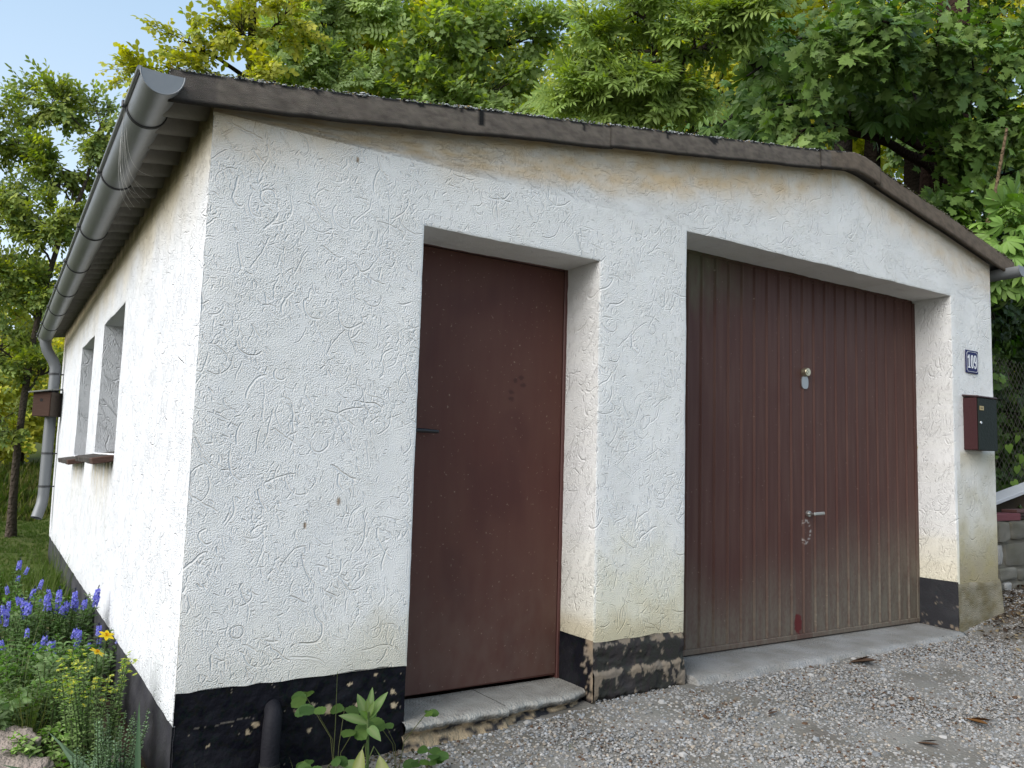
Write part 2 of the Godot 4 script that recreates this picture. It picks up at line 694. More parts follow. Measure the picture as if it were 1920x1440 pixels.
func build_garage() -> void:
	var g := thing("garage", "low white rendered garage with black plinth, corrugated roof and two brown doors", "garage")
	var n1 := noise(31, 9.0, 4)
	var n2 := noise(32, 5.0, 3)
	var n3 := noise(33, 1.6, 3)
	var fine := noise(34, 60.0, 2)

	# --- stains of the render, plus shade and warm light painted under the roof edges
	var front_stain_shade := paint(1040, 580, func(u: float, v: float) -> Color:
		var x := u * 5.2
		var y := v * 2.9
		var a := n3.get_noise_2d(x * 1.3, y * 1.3)
		var b := n2.get_noise_2d(x, y)
		var c := Color(0.985 + 0.02 * a, 0.985 + 0.02 * a, 0.98 + 0.02 * a)
		c = c.lerp(Color(0.86, 0.85, 0.82), 0.35 * ss(0.15, 0.6, b))
		var d := wall_top(x) - y
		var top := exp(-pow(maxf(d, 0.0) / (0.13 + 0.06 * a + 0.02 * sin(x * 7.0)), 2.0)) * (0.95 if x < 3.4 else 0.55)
		c = c.lerp(Color(0.90, 0.66, 0.38), clampf(top * (0.8 + 0.5 * b), 0, 1) * 0.85)  # tan band under the verge: part dirt, part warm light put into the colour
		if x < 0.9:
			c = c.lerp(Color(0.82, 0.78, 0.66), ss(0.62, 0.32, y + b * 0.15) * (0.35 + 0.5 * ss(0.2, 0.8, x)))
		elif x < 2.4:
			c = c.lerp(Color(0.88, 0.83, 0.62), ss(0.9, 0.42, y + b * 0.14) * (0.7 if x > 1.72 else 0.35))
			c = c.lerp(Color(0.62, 0.52, 0.30), ss(0.5, 0.3, y + b * 0.10) * 0.6)
		else:
			var low := ss(1.35, 0.5, y + a * 0.2)
			if x < 4.66:
				c = c.lerp(Color(0.95, 0.85, 0.58), ss(0.8, 0.42, y + b * 0.1) * 0.6)
			else:
				c = c.lerp(Color(0.52, 0.46, 0.27), low * (0.8 + 0.3 * b))
				c = c.lerp(Color(0.34, 0.28, 0.16), ss(0.75, 0.35, y + b * 0.12) * 0.7)
			if x > 4.7:
				c = c.lerp(Color(0.62, 0.55, 0.36), ss(0.2, 0.0, absf(y - 1.2) - 0.0) * ss(1.24, 1.2, y) * 0.6)
		for q in [Vector3(0.52, 0.911, 0.02), Vector3(0.40, 0.827, 0.014), Vector3(0.53, 2.19, 0.012), Vector3(0.45, 1.29, 0.006)]:
			var e := Vector2((x - q.x) * 2.0, y - q.y).length() + b * 0.008
			c = c.lerp(Color(0.32, 0.20, 0.10), ss(q.z, q.z * 0.4, e) * 0.8)
		return c)
	var side_stain_shade := paint(660, 230, func(u: float, v: float) -> Color:
		var z := u * 6.6
		var y := v * 2.3
		var a := n3.get_noise_2d(z * 1.2 + 50.0, y * 1.2)
		var b := n2.get_noise_2d(z * 2.0 + 90.0, y * 0.4)
		var c := Color(0.99, 0.99, 0.985)
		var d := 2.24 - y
		c = c.lerp(Color(0.86, 0.66, 0.30), exp(-pow(maxf(d, 0.0) / (0.20 + 0.08 * a), 2.0)) * 0.8)  # eave bands: stain, with eave shade and warm bounced light painted in
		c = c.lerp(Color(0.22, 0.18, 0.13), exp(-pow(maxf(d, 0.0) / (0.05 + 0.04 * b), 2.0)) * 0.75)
		for q in [[-2.5 + 6.6, 0.6, 1.02], [-3.97 + 6.6, 0.55, 0.99]]:
			if y < q[2]:
				var k := ss(q[1] * 1.1, q[1] * 0.5, absf(z - q[0])) * exp(-(q[2] - y) / 0.16)
				c = c.lerp(Color(0.80, 0.66, 0.40), k * (0.6 + b))
		return c)

	# --- front wall
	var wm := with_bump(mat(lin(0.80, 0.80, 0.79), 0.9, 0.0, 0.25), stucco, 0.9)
	wm.detail_enabled = true
	wm.detail_albedo = front_stain_shade
	wm.detail_blend_mode = BaseMaterial3D.BLEND_MODE_MUL
	wm.detail_uv_layer = BaseMaterial3D.DETAIL_UV_2
	var front_at := func(u: float, v: float, edge: float, s: float) -> Vector3:
		var y := v
		if v > 2.24:
			y = 2.24 + (v - 2.24) / 0.6 * (wall_top(u) - 2.24)
		if u < 0.0001:
			return Vector3(0, y, 0) + corner_shift(y) - Vector3(0, 0, s)
		var e := edge * 0.0022
		return Vector3(u + jit.get_noise_2d(y * 22.0, u * 5.0) * e, y + (jit.get_noise_2d(u * 22.0, y * 5.0 + 30.0) + jit.get_noise_2d(u * 2.5, 77.0)) * e * 1.4, jit.get_noise_2d(u * 1.7, y * 1.7) * 0.004 - minf(edge, 1.0) * 0.004 - s)
	var vs := lattice(0.30, 2.24, 0.045, [1.991, 2.231])
	vs.append_array([2.30, 2.40, 2.50, 2.62, 2.74, 2.84])
	var us := lattice(0.0, 5.131, 0.045, [0.82, 1.709, 2.253, 4.634, 3.52])
	var holes := [Rect2(0.82, -1.0, 0.889, 2.991), Rect2(2.253, -1.0, 2.381, 3.231)]
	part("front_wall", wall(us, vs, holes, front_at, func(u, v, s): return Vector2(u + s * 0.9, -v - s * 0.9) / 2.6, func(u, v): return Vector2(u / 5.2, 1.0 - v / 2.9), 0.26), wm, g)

	# --- left wall with two window openings
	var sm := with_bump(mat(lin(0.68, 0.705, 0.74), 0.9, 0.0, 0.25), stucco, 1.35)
	sm.detail_enabled = true
	sm.detail_albedo = side_stain_shade
	sm.detail_blend_mode = BaseMaterial3D.BLEND_MODE_MUL
	sm.detail_uv_layer = BaseMaterial3D.DETAIL_UV_2
	var side_at := func(u: float, v: float, edge: float, s: float) -> Vector3:
		if u > -0.0001:
			return Vector3(0, v, 0) + corner_shift(v) + Vector3(s, 0, 0)
		var e := edge * 0.0022
		return Vector3(jit.get_noise_2d(u * 1.7 + 70.0, v * 1.7) * 0.004 + minf(edge, 1.0) * 0.004 + s, v + jit.get_noise_2d(u * 22.0, v * 5.0 + 80.0) * e * 1.4, u + jit.get_noise_2d(v * 22.0, u * 5.0 + 60.0) * e)
	var wins := [Rect2(-2.941, 1.052, 0.996, 0.822), Rect2(-4.438, 1.02, 0.943, 0.854)]
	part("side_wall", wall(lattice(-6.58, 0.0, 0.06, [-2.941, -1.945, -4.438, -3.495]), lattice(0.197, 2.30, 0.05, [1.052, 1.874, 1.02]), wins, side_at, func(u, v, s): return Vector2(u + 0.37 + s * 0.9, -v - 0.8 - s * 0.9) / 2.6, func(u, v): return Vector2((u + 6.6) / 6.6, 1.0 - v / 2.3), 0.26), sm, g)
	var m := MB.new()
	m.bx(Vector3(0.3, -0.3, -6.58), Vector3(5.131, 2.2, -6.33), 0.01)
	m.bx(Vector3(0.03, -0.3, -6.576), Vector3(0.3, 2.2, -6.40), 0.01)
	part("back_wall", m.commit(), mat(lin(0.75, 0.75, 0.74), 0.9), g)
	m = MB.new()
	m.bx(Vector3(4.93, -0.3, -6.33), Vector3(5.128, 2.44, -0.03), 0.01)
	part("right_wall", m.commit(), mat(lin(0.6, 0.58, 0.5), 0.9), g)
	for w in wins:
		var c: Vector3 = Vector3(0.24, w.get_center().y, w.get_center().x)
		m = MB.new()
		for q in [-1, 1]:
			m.bx(Vector3(0.215, w.position.y, c.z + q * 0.475 - 0.03), Vector3(0.262, w.end.y, c.z + q * 0.475 + 0.03), 0.004)
			m.bx(Vector3(0.217, c.y + q * 0.385 - 0.03, w.position.x + 0.03), Vector3(0.26, c.y + q * 0.385 + 0.03, w.end.x - 0.03), 0.004)
		m.bx(Vector3(0.217, w.position.y + 0.05, c.z - 0.025), Vector3(0.26, w.end.y - 0.05, c.z + 0.025), 0.004)
		var win := part("window", m.commit(), mat(lin(0.10, 0.05, 0.03), 0.5), g)
		m = MB.new()
		m.bx(Vector3(0.236, w.position.y + 0.02, w.position.x + 0.02), Vector3(0.240, w.end.y - 0.02, w.end.x - 0.02), 0.001)
		var gm := mat(Color(0.9, 0.95, 0.95, 0.12), 0.03)
		gm.transparency = BaseMaterial3D.TRANSPARENCY_ALPHA
		part("pane", m.commit(), gm, win)
		# sill of short weathered boards that slope outwards
		var sill := Node3D.new()
		sill.name = "window_sill" if not g.has_node("window_sill") else "window_sill_001"
		g.add_child(sill, true)
		var nb := 7
		for k in nb:
			m = MB.new()
			var wd: float = (w.size.x + 0.03) / nb
			var zc: float = w.position.x - 0.015 + wd * (k + 0.5)
			var hgt: float = w.position.y + 0.004
			var t := Transform3D(Basis.from_euler(Vector3(jit.get_noise_1d(k * 7.0) * 0.04, 0, 0.16 + jit.get_noise_1d(k * 3.0) * 0.03)), Vector3(0.045 + jit.get_noise_1d(k * 5.0) * 0.008, hgt - 0.02, zc))
			var tone := 0.75 + 0.35 * fposmod(k * 0.618, 1.0)
			m.tint = Color(0.055, 0.048, 0.044) * tone if k < nb - 1 else Color(0.06, 0.034, 0.026)
			m.box(t, Vector3(0.30, 0.034, wd - 0.014), 0.004)
			part("board", m.commit(), with_bump(vmat(0.85), wood_tex(), 0.25, 3.0), sill)

	# --- plinth
	var pm := with_bump(vmat(0.6, 0.22), noise_tex(41, 512, 0.05, 4), 0.14, 2.5)
	part("plinth", patch(200, 110, func(u, v): return Vector3(0.003 + u * 0.817, -0.22 + v * 0.525, -0.008 + n2.get_noise_2d(u * 3.0, v * 2.0) * 0.003),
		func(u, v):
			var c := bitumen(n1, n2, Vector3(u * 1.1 + 3.0, v * 0.6, 0), 0.06 * ss(0.75, 0.2, v) + 0.12 * ss(0.93, 1.0, u))
			var p := Vector2(0.003 + u * 0.817, -0.22 + v * 0.525)
			for q in [Vector3(0.268, 0.165, 0.010), Vector3(0.523, 0.177, 0.015), Vector3(0.40, 0.19, 0.006), Vector3(0.245, 0.145, 0.006), Vector3(0.47, 0.20, 0.006), Vector3(0.455, 0.12, 0.007), Vector3(0.63, 0.185, 0.008), Vector3(0.77, 0.21, 0.008), Vector3(0.775, 0.16, 0.010), Vector3(0.70, 0.28, 0.004), Vector3(0.12, 0.12, 0.005), Vector3(0.60, 0.26, 0.004)]:
				c = c.lerp(Color(0.42, 0.34, 0.23), ss(q.z * 1.2, q.z * 0.7, Vector2((p.x - q.x) * 0.8, p.y - q.y).length() + 0.011 * n1.get_noise_2d(p.x * 5.0, p.y * 5.0)))
			if absf(p.y - 0.176 - 0.05 * p.x - 0.006 * n2.get_noise_2d(p.x * 4.0, 1.0)) < 0.0018 and p.x > 0.07 and p.x < 0.27:
				c = c.lerp(Color(0.25, 0.22, 0.18), 0.45)
			if fine.get_noise_2d(p.x * 2.1, p.y * 2.1) > 0.70 and n2.get_noise_2d(p.x * 2.0, p.y * 2.0 + 7.0) > 0.0:
				c = c.lerp(Color(0.3, 0.26, 0.2), 0.6)
			return c), pm, g)
	part("plinth", patch(180, 16, func(u, v): return Vector3(0.009 + n2.get_noise_2d(u * 20.0, v * 2.0) * 0.003, -0.22 + v * 0.42, -6.58 + u * 6.576),
		func(u, v):
			var c := bitumen(n1, n2, Vector3(u * 6.6, v * 0.42, 7.0), 0.12)
			return c.lerp(Color(0.085, 0.085, 0.095), 0.55 + 0.4 * n3.get_noise_2d(u * 20.0, v * 2.0))), pm, g)
	# the jamb of the small door, then the worn foot of the pier between the doors
	part("plinth", patch(22, 24, func(u, v): return Vector3(1.705 + n2.get_noise_2d(u, v + 9.0) * 0.003 + 0.004 * (1.0 - v), 0.0 + v * 0.306, -0.25 + u * 0.253),
		func(u, v): return bitumen(n1, n2, Vector3(u * 0.3 + 8.0, v * 0.35, 3.0), 0.16 + 0.75 * ss(0.62, 1.0, u + 0.10 * n2.get_noise_2d(v * 3.0, 2.0)))), pm, g)
	part("plinth", patch(100, 66, func(u, v):
			var x: float = 1.703 + u * 0.553
			var y: float = -0.03 + v * 0.334
			var ledge := ss(0.185, 0.165, y + n2.get_noise_2d(x * 3.0, 1.0) * 0.012) * 0.012 + ss(0.07, 0.05, y + n2.get_noise_2d(x * 2.0, 5.0) * 0.02) * -0.02
			var worn := ss(-0.1, 0.5, n1.get_noise_3d(x, y * 1.2, 20.0)) * 0.008
			return Vector3(x, y, -0.004 + ledge - worn + 0.012 * ss(1.0, 0.9, v) - 0.03 * ss(0.985, 1.0, u)),
		func(u, v):
			var x: float = 1.703 + u * 0.553
			var y: float = -0.03 + v * 0.334
			var band := ss(0.175, 0.19, y + n2.get_noise_2d(x * 3.0, 1.0) * 0.012) * ss(0.285, 0.265, y + n1.get_noise_2d(x * 0.7, 3.0) * 0.02)
			var low := ss(0.02, 0.05, y) * ss(0.16, 0.13, y)
			var k := 0.75 - 0.50 * band - 0.25 * low - 0.2 * ss(0.5, 0.2, u) * low
			if u < 0.05: k += 0.4
			return bitumen(n1, n2, Vector3(x, y * 0.55, 20.0), k).lerp(Color(0.085, 0.077, 0.066), 0.34)), pm, g)
	# right pier: black foot in the opening, grey cement skirt in front
	part("plinth", patch(26, 34, func(u, v): return Vector3(4.630 - 0.006 * (1.0 - v) + n2.get_noise_2d(u, v + 19.0) * 0.002, 0.05 + v * 0.345, 0.006 - u * 0.256),
		func(u, v): return bitumen(n1, n2, Vector3(u * 0.4 + 28.0, v * 0.5, 3.0), 0.20 + 0.34 * ss(0.5, 0.0, v) + 0.15 * ss(0.2, 0.0, u)).lerp(Color(0.08, 0.08, 0.085), 0.35)), pm, g)
	part("cement_skirt", patch(40, 30, func(u, v):
			var x: float = 4.628 + u * 0.52
			return Vector3(x, 0.0 + v * 0.39, 0.007 + 0.03 * ss(0.75, 1.0, u) * (1.0 - v) + n2.get_noise_2d(x, v) * 0.003 - 0.01 * ss(0.93, 1.0, v)),
		func(u, v): return Color(0.26, 0.235, 0.175).lerp(Color(0.17, 0.145, 0.085), clampf(0.5 + n3.get_noise_2d(u * 2.0, v * 2.0) * 1.2, 0, 1))), with_bump(vmat(0.9, 0.3), noise_tex(42, 512, 0.06, 4), 0.5, 3.0), g)
	# stub of black painted pipe on the plinth
	m = MB.new()
	m.tint = Color(0.016, 0.016, 0.02)
	m.tube([Vector3(0.31, -0.2, 0.035), Vector3(0.31, 0.10, 0.035), Vector3(0.313, 0.165, 0.032), Vector3(0.32, 0.20, 0.016), Vector3(0.325, 0.215, -0.02)], [0.031, 0.031, 0.031, 0.03, 0.028], 16)
	m.tint = Color(0.20, 0.13, 0.09)
	m.tube([Vector3(0.31, -0.2, 0.035), Vector3(0.31, 0.03, 0.035)], 0.0325, 16)
	m.tint = Color(0.03, 0.028, 0.03)
	m.tube([Vector3(0.31, 0.03, 0.035), Vector3(0.31, 0.045, 0.035)], 0.0345, 16)
	part("drain_pipe", m.commit(), pm, g)

	# --- doorstep: two cracked slabs on crumbling mortar
	var cm := with_bump(vmat(0.9, 0.3), noise_tex(43, 512, 0.05, 5), 0.8, 3.0)
	for s in [[0.812, 1.262, 0.03], [1.266, 1.706, 0.005]]:
		part("doorstep", patch(60, 16, func(u, v):
				var x: float = lerpf(s[0], s[1], u)
				var e: float = s[2] + 0.012 * n2.get_noise_2d(x * 1.5, 3.0) + 0.014 * n1.get_noise_2d(x, 7.0) - 0.05 * ss(1.6, 1.70, x)
				var top := 0.094 + n3.get_noise_2d(x * 1.3, v) * 0.003
				if v < 0.45:
					return Vector3(x, top, lerpf(-0.26, e - 0.006, v / 0.45))
				if v < 0.70:
					var t: float = (v - 0.45) / 0.25
					return Vector3(x, top - 0.004 - 0.034 * t, e + 0.004 * sin(PI * t) - 0.01 * t)
				var t2: float = (v - 0.70) / 0.30
				var low := ground_h(x, 0.03) - 0.02
				return Vector3(x, lerpf(top - 0.038, low, t2), e - 0.03 + 0.02 * n1.get_noise_2d(x * 1.2, t2) + 0.05 * t2 * t2),
			func(u, v):
				var x: float = lerpf(s[0], s[1], u)
				var a := n1.get_noise_2d(x, v * 0.6)
				var c := Color(0.33, 0.325, 0.30).lerp(Color(0.24, 0.23, 0.21), clampf(0.5 + a, 0, 1))
				c = c.lerp(Color(0.12, 0.11, 0.10), 0.6 * ss(0.08, 0.0, v))
				if v > 0.5:
					c = c.lerp(Color(0.10, 0.09, 0.075), ss(0.5, 0.6, v) * (0.6 + a))
				if v > 0.68:
					c = Color(0.33, 0.26, 0.17).lerp(Color(0.03, 0.03, 0.034), ss(-0.1, 0.15, a + (x - 1.3) * 0.5))
				c.a = 1
				return c, true), cm, g)
	part("threshold", patch(120, 14, func(u, v):
			var x := lerpf(2.257, 4.64, u)
			var e := 0.05 + 0.02 * n2.get_noise_2d(x * 1.2, 3.0) + 0.01 * n1.get_noise_2d(x * 0.6, 9.0)
			if u < 0.001 or u > 0.999:
				return Vector3(x, 0.0, lerpf(-0.26, e + 0.04, v))
			if v < 0.6:
				return Vector3(x, 0.103 - 0.012 * v, lerpf(-0.26, e - 0.01, v / 0.6))
			var t: float = (v - 0.6) / 0.4
			return Vector3(x, lerpf(0.096, ground_h(x, e + 0.05) - 0.015, t), e + 0.06 * t * t),
		func(u, v):
			var a := n3.get_noise_2d(u * 5.0, v)
			var c := Color(0.29, 0.29, 0.285).lerp(Color(0.22, 0.215, 0.2), clampf(0.5 + a + 0.4 * n2.get_noise_2d(u * 3.0, v), 0, 1))
			c = c.lerp(Color(0.15, 0.13, 0.11), 0.7 * ss(0.06, 0.0, v) + 0.5 * ss(0.75, 1.0, v))
			return c, true), cm, g)

	build_roof(g, n1, n2, n3)
	build_doors(g, n1, n2, n3)

var wood_made: ImageTexture
func wood_tex() -> ImageTexture:
	if wood_made == null:
		var n := noise(51, 1.0, 3)
		wood_made = paint(256, 256, func(u, v):
			var k := 0.5 + 0.5 * n.get_noise_2d(u * 3.0 * sin(u * PI), v * 30.0)
			return Color(k, k, k))
	return wood_made

func build_roof(g: Node3D, n1: FastNoiseLite, n2: FastNoiseLite, n3: FastNoiseLite) -> void:
	# corrugated fibre cement sheets
	var rm := with_bump(vmat(0.9, 0.2), noise_tex(44, 256, 0.05, 4), 0.4, 2.0)
	for side in 2:
		var m := MB.new()
		var xs := [-0.165, 0.1, 0.6, 1.3, 2.2, 3.0, 3.56] if side == 0 else [3.50, 3.9, 4.6, 5.36]
		for lay in 2:
			var rows := []
			var cols := []
			for k in 39 * 10 + 1:
				var z := 0.045 - k * 0.0177
				var wv := tanh(1.8 * sin(k * TAU / 10.0)) * 0.032
				var r := []
				var c := []
				for x in xs:
					r.append(Vector3(x, roof_y(x) - 0.078 + wv + (0.007 if lay == 1 else 0.0), z))
					var s := 0.17 + 0.06 * n2.get_noise_3d(x * 2.0, z, 3.0)
					c.append(Color(s * 1.02, s * 0.98, s * 0.9))
				rows.append(r); cols.append(c)
			m.sheet(rows, cols, lay == 0)
		# the cut edges at the eaves
		var ex: float = xs[0] if side == 0 else xs[-1]
		var lo := []
		var hi := []
		for k in 39 * 10 + 1:
			var y := roof_y(ex) - 0.078 + tanh(1.8 * sin(k * TAU / 10.0)) * 0.032
			lo.append(Vector3(ex, y, 0.045 - k * 0.0177)); hi.append(Vector3(ex, y + 0.007, 0.045 - k * 0.0177))
		m.tint = Color(0.16, 0.155, 0.14)
		m.sheet([lo, hi])
		part("corrugated_sheet", m.commit(), rm, g)
	# verge pieces along the gable, lapped over each other
	var vm := with_bump(vmat(0.85, 0.3), noise_tex(45, 512, 0.09, 4), 0.35, 5.0)
	var prof := [[-0.22, -0.003], [-0.05, 0.0], [0.05, 0.0], [0.062, -0.004], [0.066, -0.012]]
	for k in 10:
		prof.append([0.066 + 0.002 * sin(k * 0.35), -0.012 - 0.0098 * (k + 1)])
	prof.append_array([[0.061, -0.1155], [0.052, -0.116], [0.048, -0.108], [0.046, -0.05]])
	var runs := [[-0.152, 1.72, 0.0], [1.70, 3.24, 0.003], [3.20, 3.76, 0.008], [3.73, 5.34, 0.0]]
	var crust_xf := [[], []]
	var crust_c := [[], []]
	var rng := RandomNumberGenerator.new()
	rng.seed = 12
	for q in runs:
		var rows := []
		var cols := []
		var nx := int((q[1] - q[0]) / 0.014)
		for i in nx + 1:
			var x := lerpf(q[0], q[1], float(i) / nx)
			var r := []
			var c := []
			var drip: float = 0.012 + 0.016 * maxf(0.0, n1.get_noise_2d(x * 0.5, 3.0)) + 0.03 * ss(0.32, 0.6, n1.get_noise_2d(x * 1.1, 30.0))
			if absf(x - 1.02) < 0.012: drip = 0.075
			if x > 3.4: drip *= 0.35
			for p in prof.size():
				var y: float = prof[p][1]
				r.append(Vector3(x, roof_y(x) + y * 0.97 + q[2] + n2.get_noise_2d(x * 0.7, 40.0) * 0.004, prof[p][0] + q[2] + n2.get_noise_2d(x * 0.5, 60.0) * 0.004))
				var t := 0.6 * n2.get_noise_2d(x * 2.0, y * 4.0) + 0.5 * n1.get_noise_2d(x * 3.0, y * 6.0)
				var col := Color(0.185, 0.158, 0.132).lerp(Color(0.10, 0.085, 0.072), clampf(0.5 + t + 0.35 * n1.get_noise_2d(x * 1.5, y * 20.0), 0, 1))
				if x > 3.3: col = Color(0.19, 0.15, 0.115).lerp(Color(0.11, 0.088, 0.068), clampf(0.5 + t, 0, 1))
				if x < 0.0: col = col.lerp(Color(0.07, 0.062, 0.058), 0.5)
				var e := 0.15 * n1.get_noise_2d(x * 2.0, y * 4.0) * 0.03
				if -y < drip + e and p > 1:
					col = Color(0.014, 0.013, 0.013)
				if p < 3:
					col = Color(0.10, 0.10, 0.095)
				if y < -0.102 and p < 18:
					col = col.lerp(Color(0.02, 0.018, 0.016), 0.85 if x < 3.4 else 0.4)
				if (x - q[0] < 0.012 and q[0] > 0.0) or q[1] - x < 0.01:
					col = col * 0.6
				col.a = 1
				c.append(col)
			rows.append(r); cols.append(c)
		var m := MB.new()
		m.sheet(rows, cols, true)
		part("verge_piece", m.commit(), vm, g)
	# crust of lichen, moss and old bitumen on the upper edge
	for k in 14000:
		var x := rng.randf_range(-0.15, 5.33)
		var w := n1.get_noise_2d(x * 0.6, 80.0)
		if rng.randf() > 0.55 + 0.6 * w:
			continue
		var s := rng.randf_range(0.0014, 0.0034) * (1.0 + maxf(0.0, w) * 1.6)
		var y := roof_y(x) + rng.randf_range(-0.008, 0.002)
		var b := Basis.from_euler(Vector3(rng.randf() * 6, rng.randf() * 6, rng.randf() * 6)).scaled(Vector3(s * 1.6, s * 0.8, s * 1.3))
		crust_xf[k % 2].append(Transform3D(b, Vector3(x, y, 0.066 + rng.randf_range(-0.06, 0.004))))
		var r := rng.randf()
		var c := Color(0.03, 0.03, 0.03)
		if r < 0.66: c = Color(0.42, 0.44, 0.44) * rng.randf_range(0.6, 1.2)
		elif r < 0.74 and x < 3.4: c = Color(0.30, 0.22, 0.10)
		if x > 3.5: c = [Color(0.04, 0.05, 0.012), Color(0.05, 0.035, 0.02), Color(0.2, 0.19, 0.16)][rng.randi() % 3]
		c.a = 1
		crust_c[k % 2].append(c)
	for k in 2:
		many("lichen_crust", pebble(rng), vmat(0.95, 0.1), crust_xf[k], crust_c[k], g)
	# gutters: half round zinc with stop ends, and dark straps
	var zinc := with_bump(mat(lin(0.22, 0.23, 0.24), 0.45, 0.35, 0.5), noise_tex(46, 256, 0.02, 3), 0.15, 1.5)
	var strap := mat(lin(0.05, 0.052, 0.055), 0.5, 0.5)
	for side in 2:
		var gx := -0.180 if side == 0 else 5.275
		var sg := 1.0 if side == 0 else -1.0
		var z0 := 0.112 if side == 0 else 0.15
		var gy := func(z: float) -> float: return (2.271 + z * 0.0145) if side == 0 else 2.492 + z * 0.006
		var m := MB.new()
		for lay in 2:
			var R := 0.064 - lay * 0.0012
			var rows := []
			for k in 68:
				var z := lerpf(z0, -6.5, k / 67.0)
				var r := []
				for j in 17:
					var a := PI * j / 16.0
					r.append(Vector3(gx - sg * cos(a) * R, gy.call(z) - sin(a) * R, z))
				rows.append(r)
			m.sheet(rows, null, (lay == 0) == (side == 0))
		part("gutter", m.commit(), zinc, g)
		m = MB.new()
		var bead := []
		for k in 30:
			var z := lerpf(z0, -6.5, k / 29.0)
			bead.append(Vector3(gx - sg * 0.068, gy.call(z) + 0.002, z))
		m.tube(bead, 0.0085, 10)
		part("gutter_bead", m.commit(), zinc, g)
		m = MB.new()
		for zz in [z0, z0 - 0.003]:
			var ctr := m.p(Vector3(gx, gy.call(zz) + 0.004, zz))
			var last := -1
			for j in 25:
				var a := PI * j / 24.0
				var i := m.p(Vector3(gx - sg * cos(a) * 0.066, gy.call(zz) + 0.006 - sin(a) * 0.072, zz))
				if last >= 0:
					m.tri(ctr, last, i)
				last = i
		var rim := []
		for j in 25:
			var a := PI * j / 24.0
			rim.append(Vector3(gx - sg * cos(a) * 0.0665, gy.call(z0) + 0.006 - sin(a) * 0.072, z0))
		m.tube(rim, 0.0022, 6)
		part("gutter_stop_end", m.commit(), zinc, g)
		if side == 0:
			for z in [-0.2, -0.97, -1.93, -2.82, -3.7, -4.6, -5.5, -6.3]:
				m = MB.new()
				var ra := []
				var rb := []
				for j in 21:
					var a := PI * j / 20.0
					var w := Vector3(gx - cos(a) * 0.0665, gy.call(z) - sin(a) * 0.0665, z)
					ra.append(w + Vector3(0, 0, 0.006)); rb.append(w - Vector3(0, 0, 0.006))
				m.sheet([ra, rb], null, false)
				m.tube(ra, 0.0022, 6)
				m.tube(rb, 0.0022, 6)
				m.bx(Vector3(gx - 0.082, gy.call(z) - 0.012, z - 0.008), Vector3(gx - 0.066, gy.call(z) + 0.014, z + 0.008), 0.003)
				part("gutter_strap", m.commit(), strap, g)
	# downpipe at the far corner
	var m2 := MB.new()
	m2.tube([Vector3(-0.18, 2.15, -6.3), Vector3(-0.178, 2.09, -6.3), Vector3(-0.16, 2.03, -6.3), Vector3(-0.10, 1.93, -6.3), Vector3(-0.078, 1.87, -6.3), Vector3(-0.075, 1.78, -6.3), Vector3(-0.085, 1.2, -6.3), Vector3(-0.088, 0.62, -6.3), Vector3(-0.098, 0.53, -6.28), Vector3(-0.135, 0.40, -6.24)], [0.056, 0.05, 0.05, 0.05, 0.05, 0.05, 0.05, 0.05, 0.05, 0.05], 18, false)
	var dp := part("downpipe", m2.commit(), mat(lin(0.15, 0.16, 0.17), 0.5, 0.3), g)
	for y in [1.80, 1.02, 0.70]:
		m2 = MB.new()
		m2.tube([Vector3(-0.086 + 0.006 * (y - 0.9), y - 0.01, -6.3), Vector3(-0.086 + 0.006 * (y - 0.9), y + 0.01, -6.3)], 0.0535, 18)
		m2.bx(Vector3(-0.05, y - 0.006, -6.312), Vector3(0.0, y + 0.006, -6.288), 0.002)
		part("pipe_clip", m2.commit(), strap, dp)

